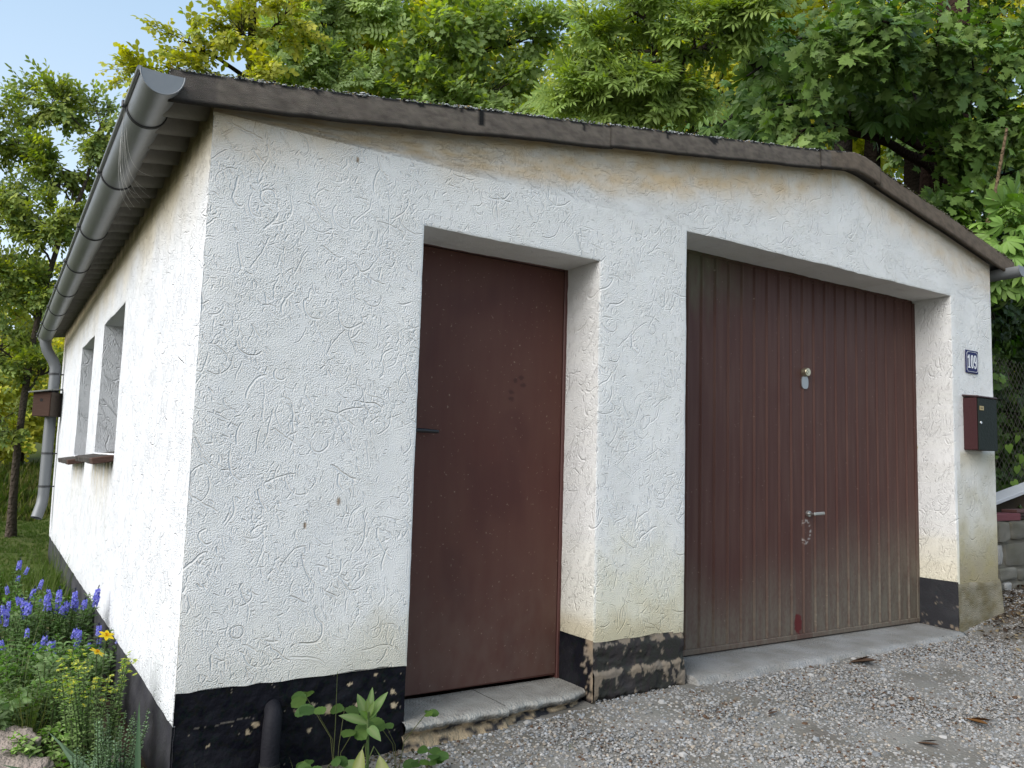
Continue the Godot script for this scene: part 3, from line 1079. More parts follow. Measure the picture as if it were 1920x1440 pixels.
func build_doors(g: Node3D, n1: FastNoiseLite, n2: FastNoiseLite, n3: FastNoiseLite) -> void:
	var speck := noise(61, 55.0, 2)
	# small door: a plain sheet of brown painted steel
	var tex := paint(300, 640, func(u, v):
		var x: float = u * 0.9
		var y: float = v * 2.0
		var c := Color(0.080, 0.030, 0.024)
		var brush := 0.45 * n2.get_noise_2d(x * 3.0, y * 0.4)
		c = c.lerp(Color(0.13, 0.075, 0.055), clampf(0.28 + 0.3 * brush + 0.3 * n3.get_noise_2d(x, y), 0, 1) * 0.6)
		c = c.lerp(Color(0.06, 0.022, 0.02), 0.5 * ss(0.1, 0.6, n3.get_noise_2d(x * 1.4 + 9.0, y * 0.8)))
		c = c.lerp(Color(0.15, 0.12, 0.10), ss(0.75, 0.0, y) * (0.26 + 0.16 * n1.get_noise_2d(x * 1.3, y * 0.7)))
		for q in [Vector2(0.62, 1.42), Vector2(0.60, 1.36), Vector2(0.655, 1.435), Vector2(0.60, 1.33), Vector2(0.665, 1.40)]:
			c = c.lerp(Color(0.045, 0.018, 0.016), ss(0.022, 0.006, Vector2(x - q.x, (y - q.y) * 1.3).length() + 0.01 * n1.get_noise_2d(x * 3.0, y * 3.0)) * 0.7)
		if speck.get_noise_2d(x, y) > 0.66 and n2.get_noise_2d(x * 3.0, y * 3.0) > 0.05:
			c = c.lerp(Color(0.4, 0.33, 0.26), 0.4)
		return c)
	var dm := mat(Color.WHITE, 0.5, 0.0, 0.3)
	dm.albedo_texture = tex
	var brown := mat(lin(0.085, 0.03, 0.025), 0.5)
	var m := MB.new()
	m.bx(Vector3(0.845, 0.108, -0.29), Vector3(1.692, 1.985, -0.252), 0.003)
	m.quad(m.p(Vector3(0.848, 0.112, -0.2490), Vector2(0, 1)), m.p(Vector3(1.689, 0.118, -0.2490), Vector2(1, 1)), m.p(Vector3(1.689, 1.982, -0.2490), Vector2(1, 0)), m.p(Vector3(0.848, 1.982, -0.2490), Vector2(0, 0)))
	var door := part("door", m.commit(), dm, g)
	m = MB.new()
	m.bx(Vector3(1.693, 0.09, -0.30), Vector3(1.725, 2.0, -0.243), 0.004)
	m.bx(Vector3(0.81, 0.09, -0.30), Vector3(0.842, 2.0, -0.243), 0.004)
	m.bx(Vector3(0.842, 1.987, -0.30), Vector3(1.693, 2.01, -0.244), 0.004)
	part("door_frame", m.commit(), brown, door)
	m = MB.new()
	m.bx(Vector3(0.90, 1.10, -0.2485), Vector3(0.94, 1.30, -0.243), 0.003)
	m.tube([Vector3(0.922, 1.19, -0.245), Vector3(0.922, 1.19, -0.205)], 0.009, 12)
	m.tube([Vector3(0.917, 1.19, -0.205), Vector3(0.96, 1.19, -0.203), Vector3(1.022, 1.188, -0.206)], [0.009, 0.009, 0.0075], 12)
	part("handle", m.commit(), mat(lin(0.012, 0.012, 0.014), 0.35), door)

	# up-and-over door of ribbed steel panels
	var gtex := paint(560, 520, func(u, v):
		var x: float = u * 2.4
		var y: float = v * 2.15
		var c := Color(0.076, 0.034, 0.028)
		c = c.lerp(Color(0.115, 0.065, 0.052), clampf(0.25 + 0.7 * n2.get_noise_2d(x * 5.0, y * 0.25) + 0.3 * n3.get_noise_2d(x, y), 0, 1) * 0.6)
		# splashed dust, thicker towards the right
		var reach: float = 0.42 + 0.28 * ss(0.3, 2.2, x) + 0.16 * n3.get_noise_2d(x * 1.4, 3.0)
		var d := ss(reach * 1.25, reach * 0.12, y) * (0.72 + 0.22 * ss(0.8, 2.2, x))
		d *= clampf(0.95 + 0.5 * n1.get_noise_2d(x * 2.4, y * 0.5) + 0.35 * speck.get_noise_2d(x, y * 0.5), 0.0, 1.2)
		if absf(x - 1.225 + 0.02) < 0.07:
			d *= 0.45
		c = c.lerp(Color(0.145, 0.125, 0.098), clampf(d, 0, 1))
		# green film in the damp upper corner
		var gf := ss(0.95, 0.0, x) * ss(1.72, 2.1, y + 0.15 * n2.get_noise_2d(x * 2.0, y * 0.6))
		c = c.lerp(Color(0.105, 0.098, 0.06), clampf(gf * (1.1 + 0.9 * n2.get_noise_2d(x * 2.2, y * 1.2)), 0, 0.9))
		# where the dust was wiped off, and the scratch below the handle
		var w := Vector2((x - 1.155) / 0.036, (y - 0.10) / 0.062).length() + 0.3 * n1.get_noise_2d(x * 3.0, y * 3.0)
		c = c.lerp(Color(0.10, 0.018, 0.018), ss(1.0, 0.75, w))
		var arc := absf(Vector2(x - 1.225, (y - 0.62) * 0.7).length() - 0.045)
		if y < 0.70 and x > 1.19 and x < 1.30:
			c = c.lerp(Color(0.42, 0.40, 0.38), ss(0.010, 0.003, arc + 0.008 * n1.get_noise_2d(x * 6.0, y * 6.0)) * 0.7 * ss(0.1, -0.2, n2.get_noise_2d(x * 9.0, y * 9.0) - 0.1))
		if speck.get_noise_2d(x + 7.0, y) > 0.72 and n2.get_noise_2d(x * 3.0, y * 3.0) > 0.1:
			c = c.lerp(Color(0.4, 0.34, 0.28), 0.4)
		return c)
	var gm := mat(Color.WHITE, 0.52, 0.0, 0.3)
	gm.albedo_texture = gtex
	var uvd := func(q: Vector3) -> Vector2: return Vector2((q.x - 2.25) / 2.4, 1.0 - (q.y - 0.095) / 2.15)
	var gd := Node3D.new()
	gd.name = "garage_door"
	g.add_child(gd, true)
	var x0 := 2.285
	var pitch := (4.604 - 2.285) / 22.0
	for k in 22:
		m = MB.new()
		var xa := x0 + pitch * k
		var pr := [[0.0, -0.256], [0.0015, -0.257], [0.006, -0.257], [0.010, -0.2495], [0.0125, -0.2455], [0.017, -0.2445], [0.0205, -0.2465], [0.024, -0.2505], [0.028, -0.2515], [pitch * 0.5, -0.2515 + 0.0012 * sin(k * 2.3)], [pitch - 0.003, -0.2515], [pitch - 0.0006, -0.254]]
		var rows := []
		for j in 7:
			var y := lerpf(0.138, 2.214, j / 6.0)
			var r := []
			for q in pr:
				r.append(m.p(Vector3(xa + q[0], y, q[1]), uvd.call(Vector3(xa + q[0], y, 0))))
			rows.append(r)
		for j in 6:
			for i in pr.size() - 1:
				m.quad(rows[j][i], rows[j][i + 1], rows[j + 1][i + 1], rows[j + 1][i])
		part("panel", m.commit(), gm, gd)
	m = MB.new()
	m.bx(Vector3(2.262, 0.108, -0.285), Vector3(4.626, 0.137, -0.243), 0.004)
	for k in m.v.size():
		m.uv[k] = uvd.call(m.v[k])
	part("bottom_rail", m.commit(), gm, gd)
	m = MB.new()
	m.bx(Vector3(2.244, 0.10, -0.30), Vector3(2.283, 2.215, -0.247), 0.003)
	m.bx(Vector3(4.606, 0.10, -0.30), Vector3(4.645, 2.215, -0.247), 0.003)
	m.bx(Vector3(2.284, 2.215, -0.30), Vector3(4.605, 2.24, -0.248), 0.003)
	m.bx(Vector3(2.26, 0.12, -0.275), Vector3(4.63, 2.23, -0.262), 0.002)
	for k in m.v.size():
		m.uv[k] = uvd.call(m.v[k])
	part("door_frame", m.commit(), gm, gd)
	m = MB.new()
	m.tube([Vector3(4.640, 0.395, -0.246), Vector3(4.640, 2.21, -0.246)], 0.006, 6)
	part("sealing_strip", m.commit(), mat(lin(0.45, 0.40, 0.26), 0.8), gd)
	# lock above, handle below
	m = MB.new()
	m.tube([Vector3(3.472, 1.649, -0.252), Vector3(3.472, 1.649, -0.226), Vector3(3.472, 1.649, -0.222)], [0.027, 0.026, 0.022], 24)
	m.tube([Vector3(3.472, 1.649, -0.222), Vector3(3.472, 1.649, -0.219)], [0.015, 0.014], 18)
	var lock := part("lock", m.commit(), mat(lin(0.46, 0.42, 0.30), 0.3, 0.85), gd)
	m = MB.new()
	m.bx(Vector3(3.4708, 1.642, -0.2195), Vector3(3.4732, 1.656, -0.2184), 0.0003)
	part("keyhole", m.commit(), mat(lin(0.01, 0.01, 0.01), 0.6), lock)
	m = MB.new()
	var ov := []
	for k in 28:
		var a := TAU * k / 28.0
		var sx := signf(cos(a)) * pow(absf(cos(a)), 0.6) * 0.030
		var sy := signf(sin(a)) * pow(absf(sin(a)), 0.75) * 0.038
		ov.append(Vector3(3.470 + sx, 1.588 + sy, -0.2425))
	for k in 28:
		var a: Vector3 = ov[k]
		var b: Vector3 = ov[(k + 1) % 28]
		m.face3(Vector3(3.470, 1.588, -0.2425), a, b)
		m.face(a, Vector3(a.x, a.y, -0.25), Vector3(b.x, b.y, -0.25), b)
	part("lock_plate", m.commit(), mat(lin(0.30, 0.31, 0.31), 0.35, 0.6), gd)
	m = MB.new()
	m.tube([Vector3(3.497, 0.818, -0.252), Vector3(3.497, 0.818, -0.238)], [0.019, 0.017], 18)
	m.tube([Vector3(3.497, 0.818, -0.24), Vector3(3.497, 0.818, -0.205)], 0.008, 12)
	m.box(Transform3D(Basis.from_euler(Vector3(0, 0.05, 0.03)), Vector3(3.538, 0.820, -0.204)), Vector3(0.105, 0.019, 0.014), 0.005)
	part("handle", m.commit(), mat(lin(0.55, 0.55, 0.53), 0.3, 0.9), gd)

func build_small_things() -> void:
	# number plate
	var s := thing("house_number_sign", "small dark blue enamel plate with white 109 beside the garage door", "sign", Vector3(4.857, 1.815, 0.006))
	var m := MB.new()
	m.box(Transform3D(Basis.from_euler(Vector3(0, 0, -0.01)), Vector3.ZERO), Vector3(0.15, 0.152, 0.006), 0.002)
	part("plate", m.commit(), mat(lin(0.008, 0.012, 0.085), 0.45, 0.0, 0.25), s)
	var white := mat(lin(0.72, 0.74, 0.76), 0.3)
	m = MB.new()
	for q in [-1, 1]:
		m.bx(Vector3(-0.056, q * 0.0655 - 0.001, 0.0028), Vector3(0.056, q * 0.0655 + 0.001, 0.0042), 0.0003)
		m.bx(Vector3(q * 0.0645 - 0.001, -0.057, 0.0028), Vector3(q * 0.0645 + 0.001, 0.057, 0.0042), 0.0003)
		for w in [-1, 1]:
			var arc := []
			for k in 7:
				var a := PI / 2 * k / 6.0
				arc.append(Vector3(q * (0.0645 - 0.0088 * cos(a)), w * (0.0655 - 0.0088 * sin(a)), 0.0035))
			m.tube(arc, 0.001, 5)
	part("border_line", m.commit(), white, s)
	var font := SystemFont.new()
	font.font_names = PackedStringArray(["Droid Serif"])
	font.font_weight = 700
	for k in 3:
		var tm := TextMesh.new()
		tm.text = "109"[k]
		tm.font = font
		tm.font_size = 64
		tm.pixel_size = 0.0019
		tm.depth = 0.0022
		var o := part("digit", tm, white, s)
		o.scale = Vector3(0.52, 1.0, 1.0)
		o.position = Vector3((k - 1) * 0.039, 0.0, 0.0036)
	# letter box
	var b := thing("letter_box", "wall letter box with maroon side and dark green door", "letter box", Vector3(4.862, 1.225, 0.0))
	var maroon := with_bump(mat(lin(0.048, 0.018, 0.019), 0.6, 0.0, 0.3), noise_tex(47, 256, 0.04, 3), 0.1, 4.0)
	m = MB.new()
	m.bx(Vector3(-0.117, 0.006, 0.0), Vector3(0.117, 0.345, 0.086), 0.004)
	part("body", m.commit(), maroon, b)
	m = MB.new()
	m.box(Transform3D(Basis.from_euler(Vector3(0.12, 0, 0)), Vector3(0, 0.356, 0.048)), Vector3(0.244, 0.012, 0.108), 0.004)
	part("lid", m.commit(), mat(lin(0.045, 0.022, 0.022), 0.5), b)
	m = MB.new()
	m.bx(Vector3(-0.112, 0.004, 0.087), Vector3(0.119, 0.343, 0.096), 0.005)
	var door := part("door", m.commit(), with_bump(mat(lin(0.016, 0.022, 0.019), 0.6, 0.0, 0.25), noise_tex(48, 256, 0.05, 4), 0.15, 3.0), b, "dark green door")
	m = MB.new()
	m.bx(Vector3(-0.0745 - 0.025, 0.262, 0.0958), Vector3(-0.05, 0.290, 0.099), 0.001)
	part("name_plate", m.commit(), mat(lin(0.36, 0.27, 0.11), 0.35, 0.5), door)
	m = MB.new()
	for k in 3:
		m.bx(Vector3(-0.092 + k * 0.011, 0.271, 0.0988), Vector3(-0.084 + k * 0.011, 0.281, 0.0995), 0.0003)
	part("name_print", m.commit(), mat(lin(0.13, 0.09, 0.04), 0.6), door)
	m = MB.new()
	m.tube([Vector3(-0.092, 0.182, 0.095), Vector3(-0.092, 0.182, 0.101), Vector3(-0.092, 0.182, 0.103)], [0.010, 0.010, 0.008], 16)
	part("lock", m.commit(), mat(lin(0.5, 0.5, 0.5), 0.3, 0.9), door)
	# nest box on the downpipe
	var nb := thing("nest_box", "old brown wooden nest box fixed on the grey downpipe", "nest box", Vector3(-0.125, 1.375, -6.2))
	nb.rotation.y = -0.62
	var wm := with_bump(vmat(0.85), wood_tex(), 0.4, 3.0)
	m = MB.new()
	m.tint = Color(0.05, 0.024, 0.017)
	m.bx(Vector3(-0.085, 0.0, 0.078), Vector3(0.085, 0.235, 0.094), 0.003)
	part("front_board", m.commit(), wm, nb)
	for q in [-1, 1]:
		m = MB.new()
		m.tint = Color(0.075, 0.06, 0.048) if q > 0 else Color(0.09, 0.036, 0.022)
		m.bx(Vector3(q * 0.079 - 0.008, 0.0, -0.09), Vector3(q * 0.079 + 0.008, 0.235, 0.077), 0.003)
		part("side_board", m.commit(), wm, nb)
	m = MB.new()
	m.tint = Color(0.06, 0.045, 0.035)
	m.bx(Vector3(-0.07, 0.002, -0.09), Vector3(0.07, 0.017, 0.077), 0.002)
	m.bx(Vector3(-0.07, 0.018, -0.106), Vector3(0.07, 0.235, -0.091), 0.002)
	part("back_board", m.commit(), wm, nb)
	m = MB.new()
	m.tint = Color(0.16, 0.165, 0.16)
	m.box(Transform3D(Basis.from_euler(Vector3(0.10, 0, 0.12)), Vector3(0.0, 0.252, 0.01)), Vector3(0.235, 0.014, 0.245), 0.003)
	part("roof", m.commit(), with_bump(vmat(0.9), noise_tex(49, 256, 0.05, 4), 0.3, 5.0), nb)
	m = MB.new()
	m.tube([Vector3(0.0, 0.155, 0.0935), Vector3(0.0, 0.155, 0.0955)], 0.016, 18)
	part("entrance_hole", m.commit(), mat(lin(0.006, 0.005, 0.005), 0.9), nb)
	# spider threads under the gutter
	var rng := RandomNumberGenerator.new()
	rng.seed = 3
	m = MB.new()
	for k in 9:
		var a := Vector3(-0.245 + rng.randf_range(-0.004, 0.004), 2.265, -0.22 - rng.randf() * 0.05)
		var e := Vector3(-0.10 + rng.randf() * 0.06, 2.19 + rng.randf() * 0.03, -0.75 - rng.randf() * 0.55)
		var pts := []
		for t in 9:
			var f := t / 8.0
			pts.append(a.lerp(e, f) - Vector3(0.03 * sin(PI * f), (0.05 + 0.02 * k / 9.0) * sin(PI * f), 0))
		m.tube(pts, 0.0004, 4, false)
	var web := thing("cobweb", "thin white cobweb threads stretched under the near end of the gutter", "cobweb")
	part("threads", m.commit(), mat(lin(0.75, 0.75, 0.75), 0.6), web)

func rough_block(lo: Vector3, hi: Vector3, n: FastNoiseLite, c0: Color, c1: Color, amp := 0.008, N := 7) -> ArrayMesh:
	# a weathered stone: the faces of a box, rounded at the edges and pushed about by noise
	var m := MB.new()
	var ctr := (lo + hi) * 0.5
	var h := (hi - lo) * 0.5
	for ax in 3:
		for sg in [-1.0, 1.0]:
			var rows := []
			var cols := []
			for j in N + 1:
				var r := []
				var c := []
				for i in N + 1:
					var q := Vector3.ZERO
					q[ax] = sg
					q[(ax + 1) % 3] = 2.0 * i / N - 1.0
					q[(ax + 2) % 3] = 2.0 * j / N - 1.0
					var e := pow(pow(absf(q.x), 7.0) + pow(absf(q.y), 7.0) + pow(absf(q.z), 7.0), 1.0 / 7.0)
					var w := ctr + q / e * h
					var d := n.get_noise_3d(w.x * 2.0, w.y * 2.0, w.z * 2.0)
					r.append(w + q.normalized() * d * amp)
					var k := clampf(0.5 + 1.1 * n.get_noise_3d(w.x, w.y + 9.0, w.z), 0, 1)
					c.append(c0.lerp(c1, k))
				rows.append(r); cols.append(c)
			m.sheet(rows, cols, sg < 0)
	return m.commit()

func build_right_side() -> void:
	var n := noise(71, 5.0, 4)
	var w := thing("stone_wall", "low retaining wall of grey stone blocks joining the right corner of the garage", "wall", Vector3.ZERO)
	var sm := with_bump(vmat(0.9, 0.3), noise_tex(72, 512, 0.06, 4), 0.9, 4.0)
	var m := MB.new()
	m.tint = Color(0.20, 0.185, 0.15)
	m.bx(Vector3(5.14, 0.0, -0.36), Vector3(7.6, 0.73, -0.166), 0.01)
	part("mortar", m.commit(), sm, w)
	var rng := RandomNumberGenerator.new()
	rng.seed = 5
	var list := [[5.16, 5.43, 0.60, 0.745], [5.44, 5.60, 0.60, 0.745], [5.615, 5.95, 0.615, 0.745], [5.16, 5.435, 0.44, 0.59], [5.445, 5.515, 0.44, 0.585], [5.54, 5.95, 0.425, 0.60], [5.16, 5.43, 0.33, 0.425], [5.44, 5.70, 0.335, 0.425], [5.715, 5.95, 0.325, 0.41], [5.2, 5.5, 0.2, 0.32], [5.515, 5.62, 0.25, 0.32], [5.635, 5.95, 0.2, 0.315],
		[5.97, 6.4, 0.58, 0.74], [5.97, 6.25, 0.40, 0.57], [6.27, 6.7, 0.4, 0.565], [5.97, 6.5, 0.2, 0.385], [6.42, 6.9, 0.58, 0.745]]
	for q in list:
		var pale: bool = q[1] - q[0] < 0.12
		var a := Color(0.20, 0.19, 0.165) if not pale else Color(0.42, 0.41, 0.39)
		var b := Color(0.12, 0.115, 0.085) if not pale else Color(0.28, 0.27, 0.25)
		part("stone", rough_block(Vector3(q[0], q[2], -0.30), Vector3(q[1], q[3], -0.14 + rng.randf_range(-0.012, 0.008)), n, a * rng.randf_range(0.8, 1.2), b * rng.randf_range(0.8, 1.2), 0.010), sm, w)
	# boards left lying on the wall
	var wt := wood_tex()
	var bm := func(c: Color) -> StandardMaterial3D: return with_bump(mat(c, 0.7), wt, 0.25, 3.0)
	m = MB.new()
	m.bx(Vector3(5.16, 0.748, -0.30), Vector3(5.83, 0.800, -0.175), 0.004)
	mark(part("board", m.commit(), bm.call(lin(0.13, 0.028, 0.034))), "faded red board lying on the stone wall beside the garage corner", "board")
	var k := 0
	for q in [[5.93, 0.7485, 0.772, "lowest"], [5.90, 0.7735, 0.797, "middle"], [5.875, 0.7985, 0.822, "topmost"]]:
		m = MB.new()
		m.box(Transform3D(Basis.from_euler(Vector3(0, 0.02 * (k - 1), 0)), Vector3(q[0] + 0.7, (q[1] + q[2]) * 0.5, -0.315 + 0.012 * k)), Vector3(1.4, q[2] - q[1], 0.11), 0.003)
		mark(part("board", m.commit(), bm.call(lin(0.06 + 0.012 * k, 0.034, 0.030))), "brown board on the stone wall, %s of the stack of three" % q[3], "board")
		k += 1
	m = MB.new()
	m.box(Transform3D(Basis.from_euler(Vector3(0.1, 0.03, 0.184)), Vector3(6.30, 0.955, -0.42)), Vector3(1.75, 0.030, 0.13), 0.003)
	mark(part("board", m.commit(), bm.call(lin(0.52, 0.53, 0.55))), "pale white board leaning slantwise over the brown boards", "board")
	# chain link fence
	var f := thing("chain_link_fence", "rusty grey chain link fence overgrown with ivy right of the garage", "fence", Vector3.ZERO)
	m = MB.new()
	m.tint = Color(0.20, 0.18, 0.165)
	for c in 62:
		var pts := []
		for j in 37:
			var y := 0.72 + j * 0.0365
			var x: float = 5.7 + c * 0.0365 + (0.0175 if (j + c) % 2 else -0.0175)
			pts.append(Vector3(x + 0.012 * sin(y * 2.0 + x), y, -0.56 + 0.002 * (c % 2) + 0.03 * sin(x * 2.0 + y)))
		m.tube(pts, 0.0016, 4, false)
	part("wire_mesh", m.commit(), mat(lin(0.10, 0.092, 0.085), 0.7, 0.0, 0.2), f, "", "stuff")
	m = MB.new()
	m.tube([Vector3(7.45, 0.6, -0.6), Vector3(7.45, 2.1, -0.6)], 0.025, 10)
	part("post", m.commit(), mat(lin(0.2, 0.2, 0.19), 0.6, 0.3), f)
	# ivy behind and through it
	var iv := thing("ivy", "dark ivy and bindweed climbing thickly behind the chain link fence", "ivy", Vector3.ZERO)
	rng.seed = 91
	var lm := leafmat(Color(0.8, 1.0, 0.3), 0.4)
	var leafm := MB.new()
	for q in 5:
		var d := Vector3(rng.randf_range(-0.8, 0.8), 1.0 - 0.3 * q, 0).normalized()
		leafm.lobed(Vector3(rng.randf_range(-0.05, 0.05), -0.05 + 0.03 * q, rng.randf_range(-0.02, 0.03)), d, Vector3(rng.randf_range(-0.4, 0.4), 0.5, 1), rng.randf_range(0.05, 0.075), [Vector2(0, 0), Vector2(-0.12, 0.22), Vector2(0.02, 0.42), Vector2(0.22, 0.36), Vector2(0.40, 0.46), Vector2(0.55, 0.26), Vector2(1.0, 0)], 0.3, 0.15, Color(1, 1, 1) * rng.randf_range(0.75, 1.1))
	var xf := []
	var cs := []
	var nn := noise(73, 1.3, 2)
	for t in 5200:
		var x := rng.randf_range(5.5, 8.2)
		var y := rng.randf_range(0.65, 3.3)
		var w2 := nn.get_noise_2d(x * 1.5, y * 1.5)
		var z := -0.62 - 0.5 * pow(rng.randf(), 1.5) + 0.16 * w2
		if rng.randf() < 0.10: z += 0.08
		var b := Basis.from_euler(Vector3(rng.randf_range(-0.7, 0.3), rng.randf_range(-0.9, 0.5), rng.randf_range(-2.5, 2.5))).scaled(Vector3.ONE * rng.randf_range(0.7, 1.25))
		xf.append(Transform3D(b, Vector3(x, y, z)))
		var g := rng.randf_range(0.55, 1.2)
		var c := Color(0.08, 0.135, 0.036) * g
		if rng.randf() < 0.12: c = Color(0.16, 0.26, 0.06) * g
		c.a = 1
		cs.append(c)
	many("leaves", leafm.commit(), lm, xf, cs, iv)
	m = MB.new()
	for t in 26:
		var x := 5.6 + t * 0.1
		var pts := []
		for j in 8:
			pts.append(Vector3(x + 0.12 * sin(j * 1.3 + t), 0.6 + j * 0.36, -0.75 + 0.08 * cos(j * 1.7 + t)))
		m.tube(pts, 0.006, 5, false)
	part("stems", m.commit(), mat(lin(0.06, 0.045, 0.03), 0.9), iv)
	var heart := MB.new()
	heart.lobed(Vector3.ZERO, Vector3(0, -1, 0), Vector3(-0.25, 0.35, 1), 0.085, [Vector2(0.05, 0), Vector2(-0.12, 0.16), Vector2(-0.08, 0.36), Vector2(0.15, 0.46), Vector2(0.45, 0.36), Vector2(0.75, 0.16), Vector2(1.0, 0)], 0.2, 0.2, Color(0.20, 0.32, 0.07))
	var hm := heart.commit()
	for q in [Vector3(6.49, 1.15, -0.50), Vector3(6.55, 1.00, -0.49), Vector3(6.42, 1.03, -0.5), Vector3(6.60, 1.24, -0.5), Vector3(6.66, 0.96, -0.48), Vector3(6.36, 1.32, -0.5), Vector3(6.52, 1.40, -0.5)]:
		var o := part("bindweed_leaf", hm, lm, iv)
		o.position = q
		o.rotation = Vector3(rng.randf_range(-0.3, 0.2), rng.randf_range(-0.6, 0.2), rng.randf_range(-0.5, 0.5))
		o.scale = Vector3.ONE * rng.randf_range(0.7, 1.0)
	# dead leaves and crumbs that gathered by the right corner
	var bits := MB.new()
	bits.leaf(Vector3(0, 0, -0.5), Vector3(0, 0, 1), Vector3.UP, 1.0, 0.30, 4, 0.5, -0.3, 0.45, Color(1, 1, 1))
	xf = []
	cs = []
	for t in 2600:
		var x := rng.randf_range(4.3, 6.4)
		var z := rng.randf_range(-0.14, 1.0)
		if x < 5.2 and z < 0.04: continue
		if rng.randf() > ss(4.2, 5.3, x) * ss(1.1, 0.0, z) + 0.06: continue
		var s := rng.randf_range(0.012, 0.04)
		var b := Basis.from_euler(Vector3(rng.randf_range(-0.6, 0.6), rng.randf() * 6, rng.randf_range(-0.6, 0.6))).scaled(Vector3.ONE * s)
		xf.append(Transform3D(b, Vector3(x, ground_h(x, z) + 0.006 + rng.randf() * 0.012, z)))
		var c: Color = [Color(0.06, 0.038, 0.022), Color(0.10, 0.07, 0.04), Color(0.035, 0.025, 0.018), Color(0.20, 0.16, 0.10)][rng.randi() % 4]
		cs.append(c)
	var lit := thing("leaf_litter", "brown dead leaves heaped against the right corner of the garage", "leaf litter", Vector3.ZERO, "", "stuff")
	many("leaves", bits.commit(), vmat(0.9, 0.2), xf, cs, lit)
	# single scraps on the gravel
	var scrap := [[Vector3(3.40, 0.0, 0.166), 0.075, 0.9, "dark bark flake lying on the gravel before the middle of the garage door"], [Vector3(3.16, 0.0, 0.864), 0.075, -0.4, "long brown leaf curled on the gravel at the lower right"], [Vector3(2.71, 0.0, 0.907), 0.045, 0.3, "small brown leaf pair on gravel nearest the lower edge"], [Vector3(2.34, 0.0, 0.442), 0.03, 1.4, "tiny reddish leaf on gravel in front of the threshold"]]
	k = 0
	for q in scrap:
		m = MB.new()
		var c := Color(0.075, 0.05, 0.034) if k != 1 else Color(0.15, 0.075, 0.03)
		m.leaf(Vector3(0, 0, -q[1]), Vector3(0, 0, 1), Vector3.UP, q[1] * 2.0, q[1] * (0.42 if k == 0 else 0.28), 6, 0.45, -0.12, 0.5, c)
		m.leaf(Vector3(q[1] * 0.2, 0.006, -q[1] * 0.7), Vector3(0.25, 0.05, 1), Vector3(0.3, 1, 0), q[1] * 1.5, q[1] * 0.22, 5, 0.5, -0.15, 0.5, c * 0.7)
		var o := part("dead_leaf" if k > 0 else "bark_flake", m.commit(), vmat(0.9, 0.2))
		mark(o, q[3], "leaf" if k > 0 else "bark")
		o.position = Vector3(q[0].x, ground_h(q[0].x, q[0].z) + 0.012, q[0].z)
		o.rotation.y = q[2]
		k += 1

# a bunch of stems with leaves; returns the mesh and the places of the tips
func herb(rng: RandomNumberGenerator, n: int, H: float, spread: float, lean: float, nodes: int, L: float, W: float, col: Color, stem := Color(0.06, 0.09, 0.03), nod := 0.0, pair := true, bias := Vector3.ZERO) -> Array:
	var m := MB.new()
	var tips := []
	for k in n:
		var a := rng.randf() * TAU
		var r := sqrt(rng.randf()) * spread
		var base := Vector3(cos(a) * r, -0.03, sin(a) * r)
		var h := H * rng.randf_range(0.72, 1.05)
		var out := (Vector3(cos(a), 0, sin(a)) * lean * rng.randf_range(0.2, 1.2) + bias) * h
		var pts := []
		for j in 7:
			var t := j / 6.0
			var q := base + Vector3(0, h * t, 0) + out * t * t + Vector3(sin(k * 2.0 + t * 5.0), 0, cos(k * 3.0 + t * 4.0)) * 0.006
			if nod > 0.0 and t > 0.6:
				var f := (t - 0.6) / 0.4
				q += Vector3(cos(a + 0.8), 0, sin(a + 0.8)) * nod * f * f - Vector3(0, nod * 1.1 * f * f, 0)
			pts.append(q)
		m.tint = stem
		m.tube(pts, [0.0026, 0.0025, 0.0023, 0.002, 0.0018, 0.0015, 0.0012], 4, false)
		var tone := rng.randf_range(0.75, 1.25)
		for j in nodes:
			var t := 0.14 + 0.84 * (j + rng.randf() * 0.5) / nodes
			var f := t * 6.0
			var i := mini(int(f), 5)
			var at: Vector3 = pts[i].lerp(pts[i + 1], f - i)
			var up: Vector3 = (pts[i + 1] - pts[i]).normalized()
			var az := j * 2.4 if not pair else j * PI / 2 + k
			for q in (2 if pair else 1):
				var o := Vector3(cos(az + q * PI), 0, sin(az + q * PI))
				var d := (o + up * rng.randf_range(0.3, 1.0)).normalized()
				var c := col * tone * rng.randf_range(0.8, 1.2)
				c.a = 1
				m.leaf(at, d, up - o * 0.2, L * rng.randf_range(0.6, 1.1) * (1.0 - 0.45 * t), W * rng.randf_range(0.8, 1.1) * (1.0 - 0.45 * t), 3, 0.35, rng.randf_range(0.1, 0.5), 0.45, c)
		tips.append([pts[6], (pts[6] - pts[5]).normalized()])
	return [m.commit(), tips]

func blades(rng: RandomNumberGenerator, n: int, H: float, spread: float, lean: float, w: float, c0: Color, c1: Color) -> ArrayMesh:
	var m := MB.new()
	for k in n:
		var a := rng.randf() * TAU
		var r := sqrt(rng.randf()) * spread
		var b := Vector3(cos(a) * r, -0.02, sin(a) * r)
		var h := H * rng.randf_range(0.45, 1.1)
		var out := Vector3(cos(a), 0, sin(a)).rotated(Vector3.UP, rng.randf_range(-0.8, 0.8)) * lean * rng.randf_range(0.2, 1.3) * h
		var s := out.cross(Vector3.UP).normalized() * w * rng.randf_range(0.6, 1.2)
		m.tint = c0.lerp(c1, rng.randf())
		var prev := []
		for j in 6:
			var t := j / 5.0
			var q := b + Vector3(0, h * (t - 0.28 * lean * t * t * t), 0) + out * t * t
			var i := [m.p(q - s * (1.0 - t)), m.p(q + s * (1.0 - t))]
			if j > 0:
				m.quad(prev[0], prev[1], i[1], i[0])
			prev = i
	return m.commit()

